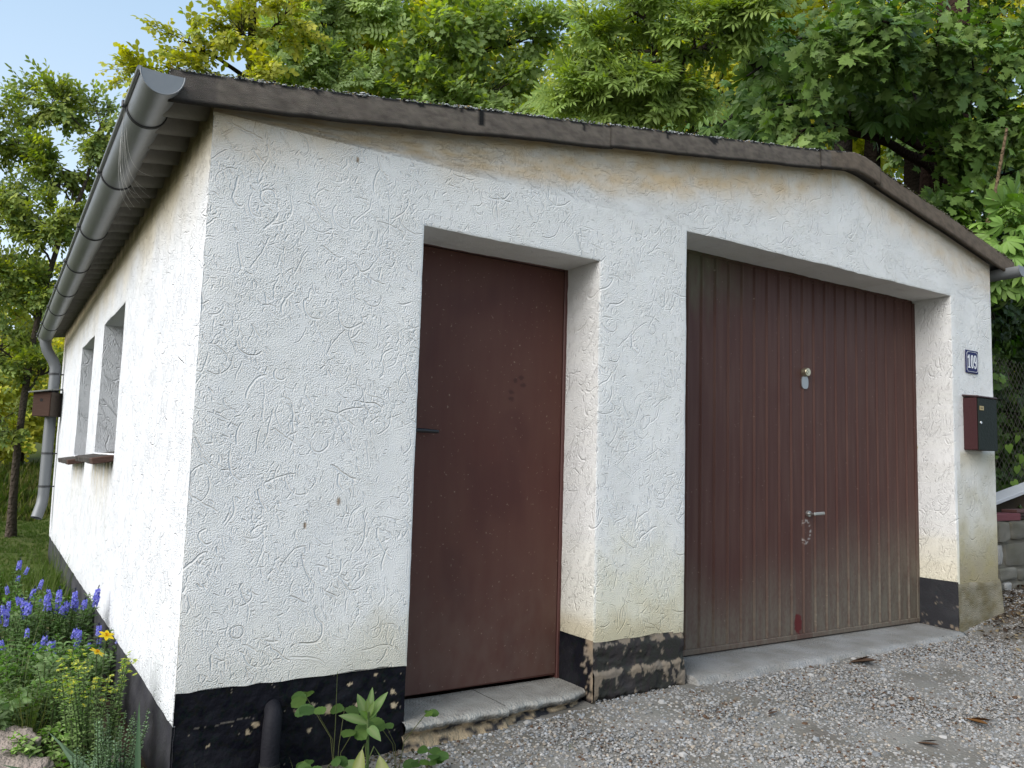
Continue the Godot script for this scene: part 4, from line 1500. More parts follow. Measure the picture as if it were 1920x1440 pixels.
func flower_spike(rng: RandomNumberGenerator, h: float) -> ArrayMesh:   # blue florets round a stem, dark buds at the tip
	var m := MB.new()
	for k in 34:
		var t := k / 33.0
		var y := h * t
		var r := 0.014 * (1.0 - 0.55 * t) * ss(1.02, 0.72, t) + 0.003
		var a := k * 2.4 + rng.randf() * 0.4
		var o := Vector3(cos(a), 0.15, sin(a))
		if t > 0.76:
			m.tint = Color(0.03, 0.03, 0.07) if rng.randf() < 0.6 else Color(0.035, 0.06, 0.03)
			m.leaf(Vector3(0, y, 0), o + Vector3(0, 1.6, 0), o, 0.010, 0.0025, 2, 0.4, 0.0, 0.5, m.tint)
			continue
		var c := Color(0.24, 0.24, 0.64).lerp(Color(0.42, 0.44, 0.84), rng.randf())
		var at := Vector3(cos(a) * r * 0.6, y, sin(a) * r * 0.6)
		for q in 4:
			var e := o.cross(Vector3.UP).normalized().rotated(o.normalized(), q * PI / 2 + 0.4)
			m.leaf(at, (e + o * 0.7).normalized(), o - e * 0.4, 0.0095, 0.0042, 2, 0.1, 0.1, 0.6, c)
	m.tint = Color(0.05, 0.07, 0.03)
	m.tube([Vector3(0, -0.01, 0), Vector3(0, h, 0)], [0.002, 0.001], 4, false)
	return m.commit()

func on_ground(o: Node3D, x: float, z: float) -> void:
	o.position = Vector3(x, ground_h(x, z), z)

func build_bed() -> void:
	var rng := RandomNumberGenerator.new()
	rng.seed = 404
	var lm := leafmat(Color(0.7, 0.9, 0.3), 0.55)
	var pm := leafmat(Color(0.6, 0.6, 1.0), 0.6)
	# blue speedwells
	var spikes := [flower_spike(rng, 0.07), flower_spike(rng, 0.055), flower_spike(rng, 0.08)]
	var spots := [[-0.16, -1.78, 10, 0.37, "blue speedwell with dense dark-tipped spikes close against the white wall"], [-0.29, -1.72, 9, 0.365, "broad blue speedwell in full bloom, second from the wall"], [-0.40, -1.62, 10, 0.365, "blue speedwell in full bloom at the left picture edge"], [-0.24, -1.36, 5, 0.27, "low blue speedwell before the tall blue row"], [-0.36, -1.25, 4, 0.28, "low sparsely flowering blue speedwell near the left picture edge"], [-0.41, -3.1, 6, 0.36, "distant blue speedwell nearest the lawn"], [-0.33, -2.5, 4, 0.30, "small blue speedwell behind the main blue row"], [-0.07, -1.45, 3, 0.24, "short blue speedwell at the foot of the black plinth"]]
	for s in spots:
		var o := thing("speedwell_plant", s[4], "flower", Vector3.ZERO, "blue speedwells in the flower bed")
		on_ground(o, s[0], s[1])
		var h := herb(rng, s[2] + 8, s[3], 0.085, 0.16, 14, 0.062, 0.012, Color(0.135, 0.216, 0.081))
		part("foliage", h[0], lm, o)
		for k in h[1].size():
			if k >= s[2] and rng.randf() < 0.85: continue
			var f := part("flower_spike", spikes[rng.randi() % 3], pm, o)
			f.position = h[1][k][0] - h[1][k][1] * 0.03
			f.basis = Basis(Quaternion(Vector3.UP, h[1][k][1])) * Basis.from_euler(Vector3(0, rng.randf() * 6, 0)).scaled(Vector3.ONE * rng.randf_range(0.65, 1.0))
	# grey green herbs with nodding tips filling the bed
	var fill := [[-0.36, -0.92, 22, 0.34, 0.05, 0.045, "grey-green herb with nodding tips beside the tawny grass"], [-0.20, -0.98, 24, 0.32, 0.03, 0.05, "dark leafy herb below the blue flowers by the plinth"], [-0.30, -2.15, 18, 0.34, 0.03, 0.05, "leafy green herb behind the blue row"], [-0.43, -0.62, 16, 0.30, 0.05, 0.05, "bushy pale herb at the left picture edge"], [-0.10, -2.4, 12, 0.26, 0.0, 0.05, "small herb at the plinth behind the dark-tipped spikes"], [-0.28, -0.62, 22, 0.30, 0.0, 0.035, "feathery fine-leaved herb in the middle of the bed"]]
	for s in fill:
		var o := thing("leafy_herb", s[6], "plant", Vector3.ZERO, "green herbs in the flower bed")
		on_ground(o, s[0], s[1])
		var h := herb(rng, s[2], s[3], 0.09, 0.18, 16, s[5] * 1.3, s[5] * (0.27 if s[5] > 0.04 else 0.16), [Color(0.189, 0.270, 0.121), Color(0.121, 0.196, 0.068)][rng.randi() % 2], Color(0.09, 0.11, 0.05), s[4])
		part("foliage", h[0], lm, o)
	# the plant with the two open yellow stars
	var y := thing("yellow_flowering_plant", "bushy plant with yellow-green buds and two open yellow star flowers", "flower", Vector3.ZERO)
	on_ground(y, -0.185, -0.32)
	var hy := herb(rng, 34, 0.37, 0.075, 0.20, 24, 0.028, 0.0075, Color(0.243, 0.338, 0.135), Color(0.10, 0.13, 0.06))
	part("foliage", hy[0], lm, y)
	var bud := MB.new()
	for k in 7:
		var a := k * TAU / 7.0
		var o := Vector3(cos(a), 0.9, sin(a))
		bud.leaf(Vector3(cos(a), 0.2, sin(a)) * 0.003 * float(k > 0), o, Vector3(cos(a), -0.3, sin(a)), 0.008, 0.0028, 3, -0.5, -0.3, 0.5, Color(0.34, 0.42, 0.12) if k % 3 else Color(0.62, 0.55, 0.08))
	var bm := bud.commit()
	for t in hy[1]:
		for q in rng.randi_range(3, 6):
			var o := part("bud", bm, lm, y)
			o.position = t[0] + Vector3(rng.randf_range(-1, 1), rng.randf_range(-3.4, 0.3), rng.randf_range(-1, 1)) * 0.014
			o.rotation = Vector3(rng.randf_range(-0.5, 0.5), rng.randf() * 6, rng.randf_range(-0.5, 0.5))
	var star := MB.new()
	for k in 6:
		var a := k * TAU / 6.0 + 0.2
		star.leaf(Vector3.ZERO, Vector3(cos(a), 0.22, sin(a)), Vector3(-cos(a) * 0.2, 1, -sin(a) * 0.2), 0.030, 0.0072, 4, 0.15, 0.15, 0.5, Color(0.88, 0.72, 0.03))
	for k in 24:
		var a := k * 2.4
		star.tint = Color(0.8, 0.55, 0.03)
		star.tube([Vector3.ZERO, Vector3(cos(a) * 0.006, 0.009, sin(a) * 0.006)], 0.0006, 3, false)
	var stm := star.commit()
	for q in [Vector3(0.012, 0.428, 0.03), Vector3(-0.024, 0.395, 0.12)]:
		var o := part("flower", stm, leafmat(Color(1, 0.8, 0.1), 0.5), y)
		o.position = q
		o.rotation = Vector3(0.5, 0.4 + q.z * 9.0, 0.12)
		var st := MB.new()
		st.tint = Color(0.10, 0.13, 0.06)
		st.tube([Vector3(q.x, q.y, q.z), Vector3(q.x * 0.6, 0.25, q.z * 0.7), Vector3(q.x * 0.3, 0.0, q.z * 0.4)], 0.0016, 5, false)
		part("stem", st.commit(), lm, y)
	# grey herb with upright spires near the corner
	for s in [[-0.135, -0.13, 26, 0.27, "grey-green herb with upright spires beside the black plinth corner"], [-0.21, -0.04, 20, 0.22, "lower grey-green herb with upright spires left of the tall one"]]:
		var o := thing("spire_herb", s[4], "plant", Vector3.ZERO, "grey herbs with spires at the corner")
		on_ground(o, s[0], s[1])
		part("foliage", herb(rng, s[2], s[3], 0.06, 0.12, 30, 0.020, 0.006, Color(0.203, 0.297, 0.176), Color(0.09, 0.12, 0.07))[0], lm, o)
	for s in [[-0.31, -0.40, 26, 0.17, "pale green trailing herb with drooping tips over the stone"], [-0.24, -0.20, 26, 0.14, "low bright green leafy herb at the lower left"], [-0.43, -0.78, 20, 0.2, "pale herb with drooping tips behind the stone"], [-0.10, -0.10, 14, 0.10, "low blue-green herb at the foot of the corner"]]:
		var o := thing("low_herb", s[4], "plant", Vector3.ZERO, "low herbs in front of the flower bed")
		on_ground(o, s[0], s[1])
		part("foliage", herb(rng, s[2], s[3], 0.09, 0.35, 12, 0.042, 0.012, Color(0.257, 0.365, 0.121), Color(0.11, 0.13, 0.06), 0.035, false)[0], lm, o)
	# grasses
	for s in [[-0.37, -0.55, 60, 0.36, 0.05, 0.0016, "tawny upright grass tuft at the left picture edge", Color(0.16, 0.15, 0.05), Color(0.09, 0.12, 0.03)], [-0.22, -3.2, 70, 0.36, 0.14, 0.002, "tall green grass along the wall behind the flowers", Color(0.09, 0.14, 0.03), Color(0.14, 0.17, 0.05)], [-0.10, -3.9, 70, 0.42, 0.12, 0.002, "tall grass before the far part of the plinth", Color(0.09, 0.14, 0.03), Color(0.15, 0.17, 0.06)], [-0.30, -4.3, 70, 0.4, 0.15, 0.002, "tall grass at the edge of the lawn", Color(0.09, 0.14, 0.03), Color(0.13, 0.16, 0.05)], [-0.07, -5.0, 60, 0.40, 0.12, 0.002, "tall grass tuft at the far end of the wall", Color(0.08, 0.12, 0.03), Color(0.13, 0.16, 0.05)]]:
		var o := part("grass_tuft", blades(rng, s[2], s[3], s[4], 0.35, s[5], s[7], s[8]), lm)
		mark(o, s[6], "grass", "grass tufts along the side wall")
		on_ground(o, s[0], s[1])
	# pale feathery grass between the flowers
	for s in [[-0.42, -1.0, 34, 0.40, "pale feathery grass at the left edge before the blue flowers"], [-0.30, -2.9, 40, 0.36, "pale feathery grass behind the blue flowers"], [-0.22, -0.72, 24, 0.34, "thin pale grass in the middle of the bed"]]:
		var o := part("grass_tuft", blades(rng, s[2], s[3], 0.10, 0.3, 0.0017, Color(0.24, 0.28, 0.12), Color(0.34, 0.33, 0.17)), lm)
		mark(o, s[4], "grass", "grass tufts along the side wall")
		on_ground(o, s[0], s[1])
	# long blue-green strap leaves in front
	var sl := thing("strap_leaf_plant", "plant with a few long narrow blue-green leaves at the lower left", "plant", Vector3.ZERO)
	on_ground(sl, -0.15, -0.02)
	for q in [[Vector3(0.05, 0, 0.12), Vector3(-0.01, 0.34, -0.06), 0.0095], [Vector3(0.02, 0.03, 0.02), Vector3(-0.21, 0.155, -0.33), 0.009], [Vector3(-0.03, 0.03, 0.0), Vector3(-0.13, 0.14, -0.25), 0.009], [Vector3(-0.03, 0.04, -0.10), Vector3(-0.28, 0.085, -0.10), 0.009]]:
		var mb := MB.new()
		mb.leaf(q[0], q[1], Vector3(-0.3, 0.3, 1), q[1].length(), q[2], 8, 0.35, 0.06, 0.3, Color(0.085, 0.145, 0.085))
		part("leaf", mb.commit(), lm, sl)
	# stones
	var n := noise(75, 6.0, 4)
	var sm := with_bump(vmat(0.95, 0.2), noise_tex(76, 256, 0.05, 4), 0.8, 5.0)
	for s in [[Vector3(-0.41, 0.045, -0.47), Vector3(0.085, 0.055, 0.07), "layered grey-pink stone half covered by herbs at the lower left edge"], [Vector3(-0.415, 0.015, -0.30), Vector3(0.11, 0.05, 0.09), "flat pinkish stone in the lower left corner"], [Vector3(-0.135, 0.02, -0.23), Vector3(0.035, 0.03, 0.03), "small brown stone below the long leaves"]]:
		var o := part("stone", rough_block(-s[1], s[1], n, Color(0.30, 0.25, 0.22), Color(0.17, 0.15, 0.135), 0.03, 9), sm)
		mark(o, s[2], "stone", "stones in the flower bed")
		o.position = s[0]
		o.rotation = Vector3(0.1, s[0].z * 3.0, -0.12)
	# mown lawn and rough grass behind
	var tuft := blades(rng, 9, 1.0, 0.25, 0.5, 0.07, Color(1, 1, 1), Color(0.7, 0.75, 0.6))
	var xf := []
	var cs := []
	for k in 22000:
		var x := rng.randf_range(-3.5, 0.9)
		var z := rng.randf_range(-12.6, 1.0)
		if z > -3.0 and x > -0.56: continue
		if x > -0.03 and z > -6.75: continue
		var wild := ss(-10.2, -10.9, z)
		var near := ss(-5.6, -4.6, z)
		var h := 0.045 + 0.22 * wild * rng.randf() + 0.10 * near * rng.randf()
		xf.append(Transform3D(Basis.from_euler(Vector3(0, rng.randf() * 6, 0)).scaled(Vector3(h * 1.1, h, h * 1.1)), Vector3(x, ground_h(x, z), z)))
		var c := Color(0.075, 0.12, 0.026).lerp(Color(0.12, 0.15, 0.04), rng.randf())
		if wild > 0.3 and rng.randf() < 0.6: c = Color(0.22, 0.20, 0.08)
		cs.append(c)
	var lawn := thing("lawn_grass", "short mown grass beyond the flower bed with rough grass behind", "grass", Vector3.ZERO, "", "stuff")
	many("blades", tuft, lm, xf, cs, lawn)

func build_front_plants() -> void:
	var rng := RandomNumberGenerator.new()
	rng.seed = 808
	var lm := leafmat(Color(0.8, 1.0, 0.35), 0.5)
	# the broad-leaved plant before the plinth
	var p := thing("broad_leaf_plant", "upright young plant with a leafy crown and two yellowing hanging leaves", "plant", Vector3.ZERO)
	on_ground(p, 0.565, 0.25)
	var top := 0.275
	var m := MB.new()
	m.tint = Color(0.16, 0.22, 0.09)
	m.tube([Vector3(0, -0.02, 0), Vector3(0.004, 0.12, 0), Vector3(0.0, 0.2, 0.0), Vector3(-0.004, top, 0.004)], [0.006, 0.0055, 0.005, 0.004], 8)
	part("stem", m.commit(), lm, p)
	var right := Vector3(0.842, 0, 0.54)     # across the picture
	var near := Vector3(-0.54, 0, 0.842)
	var green := Color(0.115, 0.20, 0.062)
	var leaves := [
		[0.235, right * -0.95 + Vector3(0, 0.42, 0) + near * 0.25, 0.105, 0.016, 0.25, green], [0.245, right * -0.42 + Vector3(0, 0.9, 0), 0.095, 0.018, 0.1, green * 0.95], [0.25, right * 0.55 + Vector3(0, 0.9, 0) + near * 0.1, 0.11, 0.016, 0.12, green],
		[0.255, right * 0.05 + Vector3(0, 1, 0) - near * 0.25, 0.095, 0.013, 0.05, green * 0.85], [0.225, right * 0.55 + Vector3(0, -0.12, 0) + near * 0.7, 0.075, 0.017, 0.35, green * 1.15], [0.25, right * -0.2 + near * 0.6 + Vector3(0, 0.55, 0), 0.06, 0.011, 0.2, Color(0.17, 0.24, 0.06)],
		[0.255, right * 0.3 + Vector3(0, 1.0, 0) + near * 0.4, 0.065, 0.010, 0.1, Color(0.15, 0.23, 0.06)], [0.262, right * -0.12 + Vector3(0, 1, 0) + near * 0.12, 0.055, 0.009, 0.0, Color(0.17, 0.24, 0.07)]]
	for q in leaves:
		m = MB.new()
		var c: Color = q[5]
		c.a = 1
		m.leaf(Vector3(0, q[0], 0), q[1], near + Vector3(0, 0.9, 0), q[2], q[3], 7, 0.3, q[4], 0.42, c, Color(0.20, 0.27, 0.12))
		part("leaf", m.commit(), lm, p)
	for q in [[Vector3(-0.022, 0.162, 0.012), right * -0.12 + Vector3(0, -1, 0) + near * 0.22, 0.135, 0.021, Color(0.24, 0.28, 0.07)], [Vector3(0.036, 0.135, 0.022), right * 0.28 + Vector3(0, -1, 0) + near * 0.22, 0.145, 0.028, Color(0.26, 0.31, 0.10)]]:
		m = MB.new()
		m.leaf(q[0], q[1], near + Vector3(0, 0.3, 0), q[2], q[3], 9, 0.22, -0.12, 0.5, q[4], Color(0.42, 0.42, 0.22))
		m.tint = Color(0.2, 0.25, 0.1)
		m.tube([Vector3(0.002, 0.11, 0), (q[0] + Vector3(0.002, 0.15, 0)) * 0.5 + Vector3(0, 0.02, 0), q[0]], 0.0022, 5, false)
		part("leaf", m.commit(), lm, p, "yellowing leaf hanging down")
	m = MB.new()
	m.leaf(Vector3(0, 0.10, 0.01), right * -0.95 + Vector3(0, 0.25, 0) + near * 0.2, near + Vector3(0, 0.9, 0), 0.10, 0.016, 7, 0.25, 0.3, 0.5, green * 1.1, Color(0.2, 0.27, 0.12))
	part("leaf", m.commit(), lm, p)
	m = MB.new()
	m.leaf(Vector3(0.01, 0.03, 0.02), right * 0.15 + Vector3(0, 0.8, 0) + near * 0.8, near + Vector3(0, 1.0, 0), 0.06, 0.012, 5, 0.4, 0.6, 0.5, Color(0.22, 0.3, 0.1))
	part("leaf", m.commit(), lm, p)
	# wild strawberries: three toothed leaflets on each stalk
	var half := [Vector2(0.0, 0.0), Vector2(0.15, 0.20), Vector2(0.22, 0.20), Vector2(0.34, 0.32), Vector2(0.42, 0.31), Vector2(0.54, 0.38), Vector2(0.62, 0.35), Vector2(0.74, 0.35), Vector2(0.80, 0.29), Vector2(0.90, 0.22), Vector2(0.94, 0.13), Vector2(1.0, 0.0)]
	var spots := [[0.15, 0.22, 3, 0.055, 0.13, "strawberry plant at the lower edge left of the black pipe stub"], [0.33, 0.22, 2, 0.045, 0.10, "small strawberry plant just right of the black pipe stub"], [0.43, 0.17, 3, 0.045, 0.12, "strawberry plant left of the broad-leaved plant"], [0.51, 0.13, 4, 0.068, 0.26, "tall strawberry plant with large dark leaves behind the broad-leaved plant"], [0.72, 0.16, 3, 0.05, 0.19, "strawberry plant leaning on the edge of the doorstep"], [0.79, 0.24, 4, 0.05, 0.09, "strawberry plant spreading onto the gravel under the doorstep"], [0.60, 0.33, 3, 0.045, 0.06, "low strawberry plant under the yellowing leaves"], [0.24, 0.27, 2, 0.04, 0.09, "smallest strawberry plant at the lower picture edge"]]
	for s in spots:
		var o := thing("strawberry_plant", s[5], "plant", Vector3.ZERO, "wild strawberries along the plinth")
		on_ground(o, s[0], s[1])
		for k in s[2]:
			var a: float = rng.randf_range(-0.6, 0.6) + (k - 1) * 1.3
			var dir := right * sin(a) + near * cos(a)
			var h: float = s[4] * rng.randf_range(0.7, 1.1)
			var tip := dir * h * 0.45 + Vector3(0, h, 0)
			m = MB.new()
			m.tint = Color(0.13, 0.14, 0.06)
			m.tube([Vector3(0, -0.02, 0), dir * h * 0.1 + Vector3(0, h * 0.55, 0), tip], 0.0014, 5, false)
			part("stalk", m.commit(), lm, o)
			for q in [-1.15, 0.0, 1.15]:
				m = MB.new()
				var d := dir.rotated(Vector3.UP, q) + Vector3(0, rng.randf_range(-0.25, 0.35), 0)
				var c := Color(0.055, 0.115, 0.034).lerp(Color(0.10, 0.17, 0.04), rng.randf())
				m.lobed(tip, d, Vector3(0, 1, 0) + near * 0.7 - dir * 0.15, s[3] * rng.randf_range(0.85, 1.1), half, 0.18, 0.45, c)
				part("leaflet", m.commit(), lm, o)
	# thin grasses by the plinth and on the gravel
	for s in [[0.66, 0.20, 16, 0.15, 0.05, "sparse thin grass under the broad-leaved plant"], [0.36, 0.24, 12, 0.16, 0.06, "sparse thin grass beside the pipe stub"], [1.365, 0.30, 18, 0.055, 0.012, "small green grass tuft on the gravel before the doorstep"], [1.15, 0.33, 16, 0.05, 0.05, "flat dry grass tuft on the gravel nearest the lower edge"], [0.06, 0.2, 10, 0.2, 0.05, "thin pale grass at the black plinth corner"]]:
		var o := part("grass_tuft", blades(rng, s[2], s[3], s[4], 0.55, 0.0013, Color(0.10, 0.15, 0.04), Color(0.2, 0.2, 0.1)), lm)
		mark(o, s[5], "grass", "thin grass tufts in front")
		on_ground(o, s[0], s[1])
	m = MB.new()
	m.tint = Color(0.12, 0.14, 0.06)
	m.tube([Vector3(0.0, -0.03, 0.0), Vector3(0.008, 0.2, -0.015), Vector3(0.012, 0.36, -0.03)], [0.0017, 0.0015, 0.0008], 5, false)
	var o2 := part("grass_stalk", m.commit(), lm)
	mark(o2, "single tall grass stalk standing before the black plinth", "grass")
	on_ground(o2, 0.50, 0.12)
	# crumbs of soil and moss between plants and step
	var peb := pebble(rng)
	var xf := []
	var cs := []
	for k in 5000:
		var x := rng.randf_range(-0.5, 1.05)
		var z := rng.randf_range(0.0, 0.6)
		if x > 0.85 and rng.randf() < 0.85: continue
		var s := rng.randf_range(0.002, 0.007)
		xf.append(Transform3D(Basis.from_euler(Vector3(rng.randf() * 6, rng.randf() * 6, 0)).scaled(Vector3(s, s * 0.6, s)), Vector3(x, ground_h(x, z) + 0.002, z)))
		cs.append([Color(0.05, 0.038, 0.026), Color(0.10, 0.08, 0.055), Color(0.035, 0.04, 0.02), Color(0.18, 0.16, 0.13)][rng.randi() % 4])
	var soil := thing("soil_crumbs", "brown soil crumbs and grit along the foot of the plinth", "soil", Vector3.ZERO, "", "stuff")
	many("crumbs", peb, vmat(0.95, 0.1), xf, cs, soil)

# ---------------------------------------------------------------- twigs, each growing along +y with its leaves facing +z
const MAPLE := [Vector2(0, 0), Vector2(-0.10, 0.16), Vector2(0.02, 0.40), Vector2(0.16, 0.27), Vector2(0.27, 0.40), Vector2(0.50, 0.58), Vector2(0.49, 0.38), Vector2(0.52, 0.20), Vector2(0.70, 0.27), Vector2(0.76, 0.13), Vector2(1.0, 0.0)]

func twig_plain(rng: RandomNumberGenerator, n: int, len: float, L: float, W: float, segs := 3) -> ArrayMesh:
	var m := MB.new()
	m.tint = Color(0.45, 0.35, 0.25)
	m.tube([Vector3.ZERO, Vector3(0.01, len * 0.5, 0), Vector3(0, len, 0.0)], [len * 0.012, len * 0.009, len * 0.005], 3, false)
	for k in n:
		var t := (k + 0.6) / n
		var s := -1.0 if k % 2 else 1.0
		var d := Vector3(s * rng.randf_range(0.5, 1.0), rng.randf_range(0.3, 0.9), rng.randf_range(-0.4, 0.4))
		if k == n - 1: d = Vector3(0.1, 1, 0)
		m.leaf(Vector3(0, len * t, 0), d, Vector3(rng.randf_range(-0.6, 0.6), rng.randf_range(-0.3, 0.5), 1), L * rng.randf_range(0.7, 1.1), W * rng.randf_range(0.8, 1.1), segs, 0.3, rng.randf_range(0.05, 0.35), 0.45, Color(1, 1, 1) * rng.randf_range(0.8, 1.15))
	return m.commit()

func twig_lobed(rng: RandomNumberGenerator, n: int, len: float, L: float) -> ArrayMesh:
	var m := MB.new()
	m.tint = Color(0.45, 0.4, 0.3)
	m.tube([Vector3.ZERO, Vector3(0.008, len * 0.5, 0), Vector3(0, len, 0)], [len * 0.012, len * 0.009, len * 0.006], 3, false)
	for k in n:
		var t := 0.25 + 0.75 * float(k / 2) / maxf(1.0, (n - 1) / 2)
		var s := -1.0 if k % 2 else 1.0
		var d := Vector3(s * rng.randf_range(0.5, 1.0), rng.randf_range(-0.2, 0.7), rng.randf_range(0.0, 0.4)).normalized()
		if k == n - 1: d = Vector3(0.1, 0.9, 0.2)
		var a := Vector3(0, len * t, 0)
		var b := a + d * L * rng.randf_range(0.35, 0.7)
		m.tint = Color(0.9, 0.8, 0.6)
		m.tube([a, b], L * 0.012, 3, false)
		m.lobed(b, d + Vector3(0, -0.35, 0), Vector3(rng.randf_range(-0.5, 0.5), rng.randf_range(-0.1, 0.5), 1), L * rng.randf_range(0.75, 1.1), MAPLE, rng.randf_range(0.1, 0.45), rng.randf_range(0.0, 0.35), Color(1, 1, 1) * rng.randf_range(0.8, 1.15))
	return m.commit()

func twig_pinnate(rng: RandomNumberGenerator, n: int, len: float, L: float, W: float) -> ArrayMesh:   # leaves of nine leaflets
	var m := MB.new()
	m.tint = Color(0.5, 0.45, 0.3)
	m.tube([Vector3.ZERO, Vector3(0, len * 0.35, 0)], len * 0.012, 3, false)
	for k in n:
		var s := -1.0 if k % 2 else 1.0
		var d := Vector3(s * rng.randf_range(0.3, 1.0), rng.randf_range(0.3, 1.0), rng.randf_range(-0.1, 0.5)).normalized()
		var nr := Vector3(rng.randf_range(-0.5, 0.5), 0.1, 1).normalized()
		var a := Vector3(0, len * 0.35 * (k + 0.5) / n, 0)
		var pts := []
		for j in 6:
			var t := j / 5.0
			pts.append(a + d * len * 0.75 * t - Vector3(0, 0.28 * len * t * t, 0) * rng.randf_range(0.9, 1.1))
		m.tint = Color(0.9, 0.9, 0.55)
		m.tube(pts, len * 0.005, 3, false)
		var tone := rng.randf_range(0.85, 1.15)
		for j in 4:
			var t := 0.3 + 0.2 * j
			var i := int(t * 5.0)
			var q: Vector3 = pts[i].lerp(pts[mini(i + 1, 5)], t * 5.0 - i)
			var f: Vector3 = (pts[mini(i + 1, 5)] - pts[i]).normalized()
			var side := f.cross(nr).normalized()
			for w in [-1.0, 1.0]:
				m.leaf(q, side * w + f * 0.55, nr, L * rng.randf_range(0.8, 1.1), W, 3, 0.25, rng.randf_range(0.05, 0.3), 0.45, Color(1, 1, 1) * tone * rng.randf_range(0.9, 1.1))
		m.leaf(pts[5], pts[5] - pts[4], nr, L * 1.1, W, 3, 0.25, 0.2, 0.45, Color(1, 1, 1) * tone)
	return m.commit()

func twig_palmate(rng: RandomNumberGenerator, n: int, len: float, L: float) -> ArrayMesh:   # horse chestnut hands
	var m := MB.new()
	m.tint = Color(0.5, 0.4, 0.3)
	m.tube([Vector3.ZERO, Vector3(0, len * 0.5, 0)], len * 0.014, 3, false)
	for k in n:
		var a := k * TAU / n + rng.randf()
		var d := Vector3(cos(a), rng.randf_range(0.2, 0.8), sin(a) * 0.5 + 0.2).normalized()
		var b := Vector3(0, len * 0.5, 0) + d * len * rng.randf_range(0.35, 0.6)
		m.tint = Color(0.8, 0.8, 0.5)
		m.tube([Vector3(0, len * 0.5, 0), b], len * 0.009, 3, false)
		var nr := (Vector3(rng.randf_range(-0.4, 0.4), 0.3, 1)).normalized()
		var f := (d - nr * d.dot(nr)).normalized()
		for j in 7:
			var an := (j - 3) * 0.62
			var e := f.rotated(nr, an)
			m.leaf(b, e - nr * 0.25, nr, L * (1.0 - 0.13 * absf(j - 3.0)) * rng.randf_range(0.9, 1.05), L * 0.135, 4, 0.25, rng.randf_range(0.15, 0.4), 0.64, Color(1, 1, 1) * rng.randf_range(0.85, 1.1))
	return m.commit()

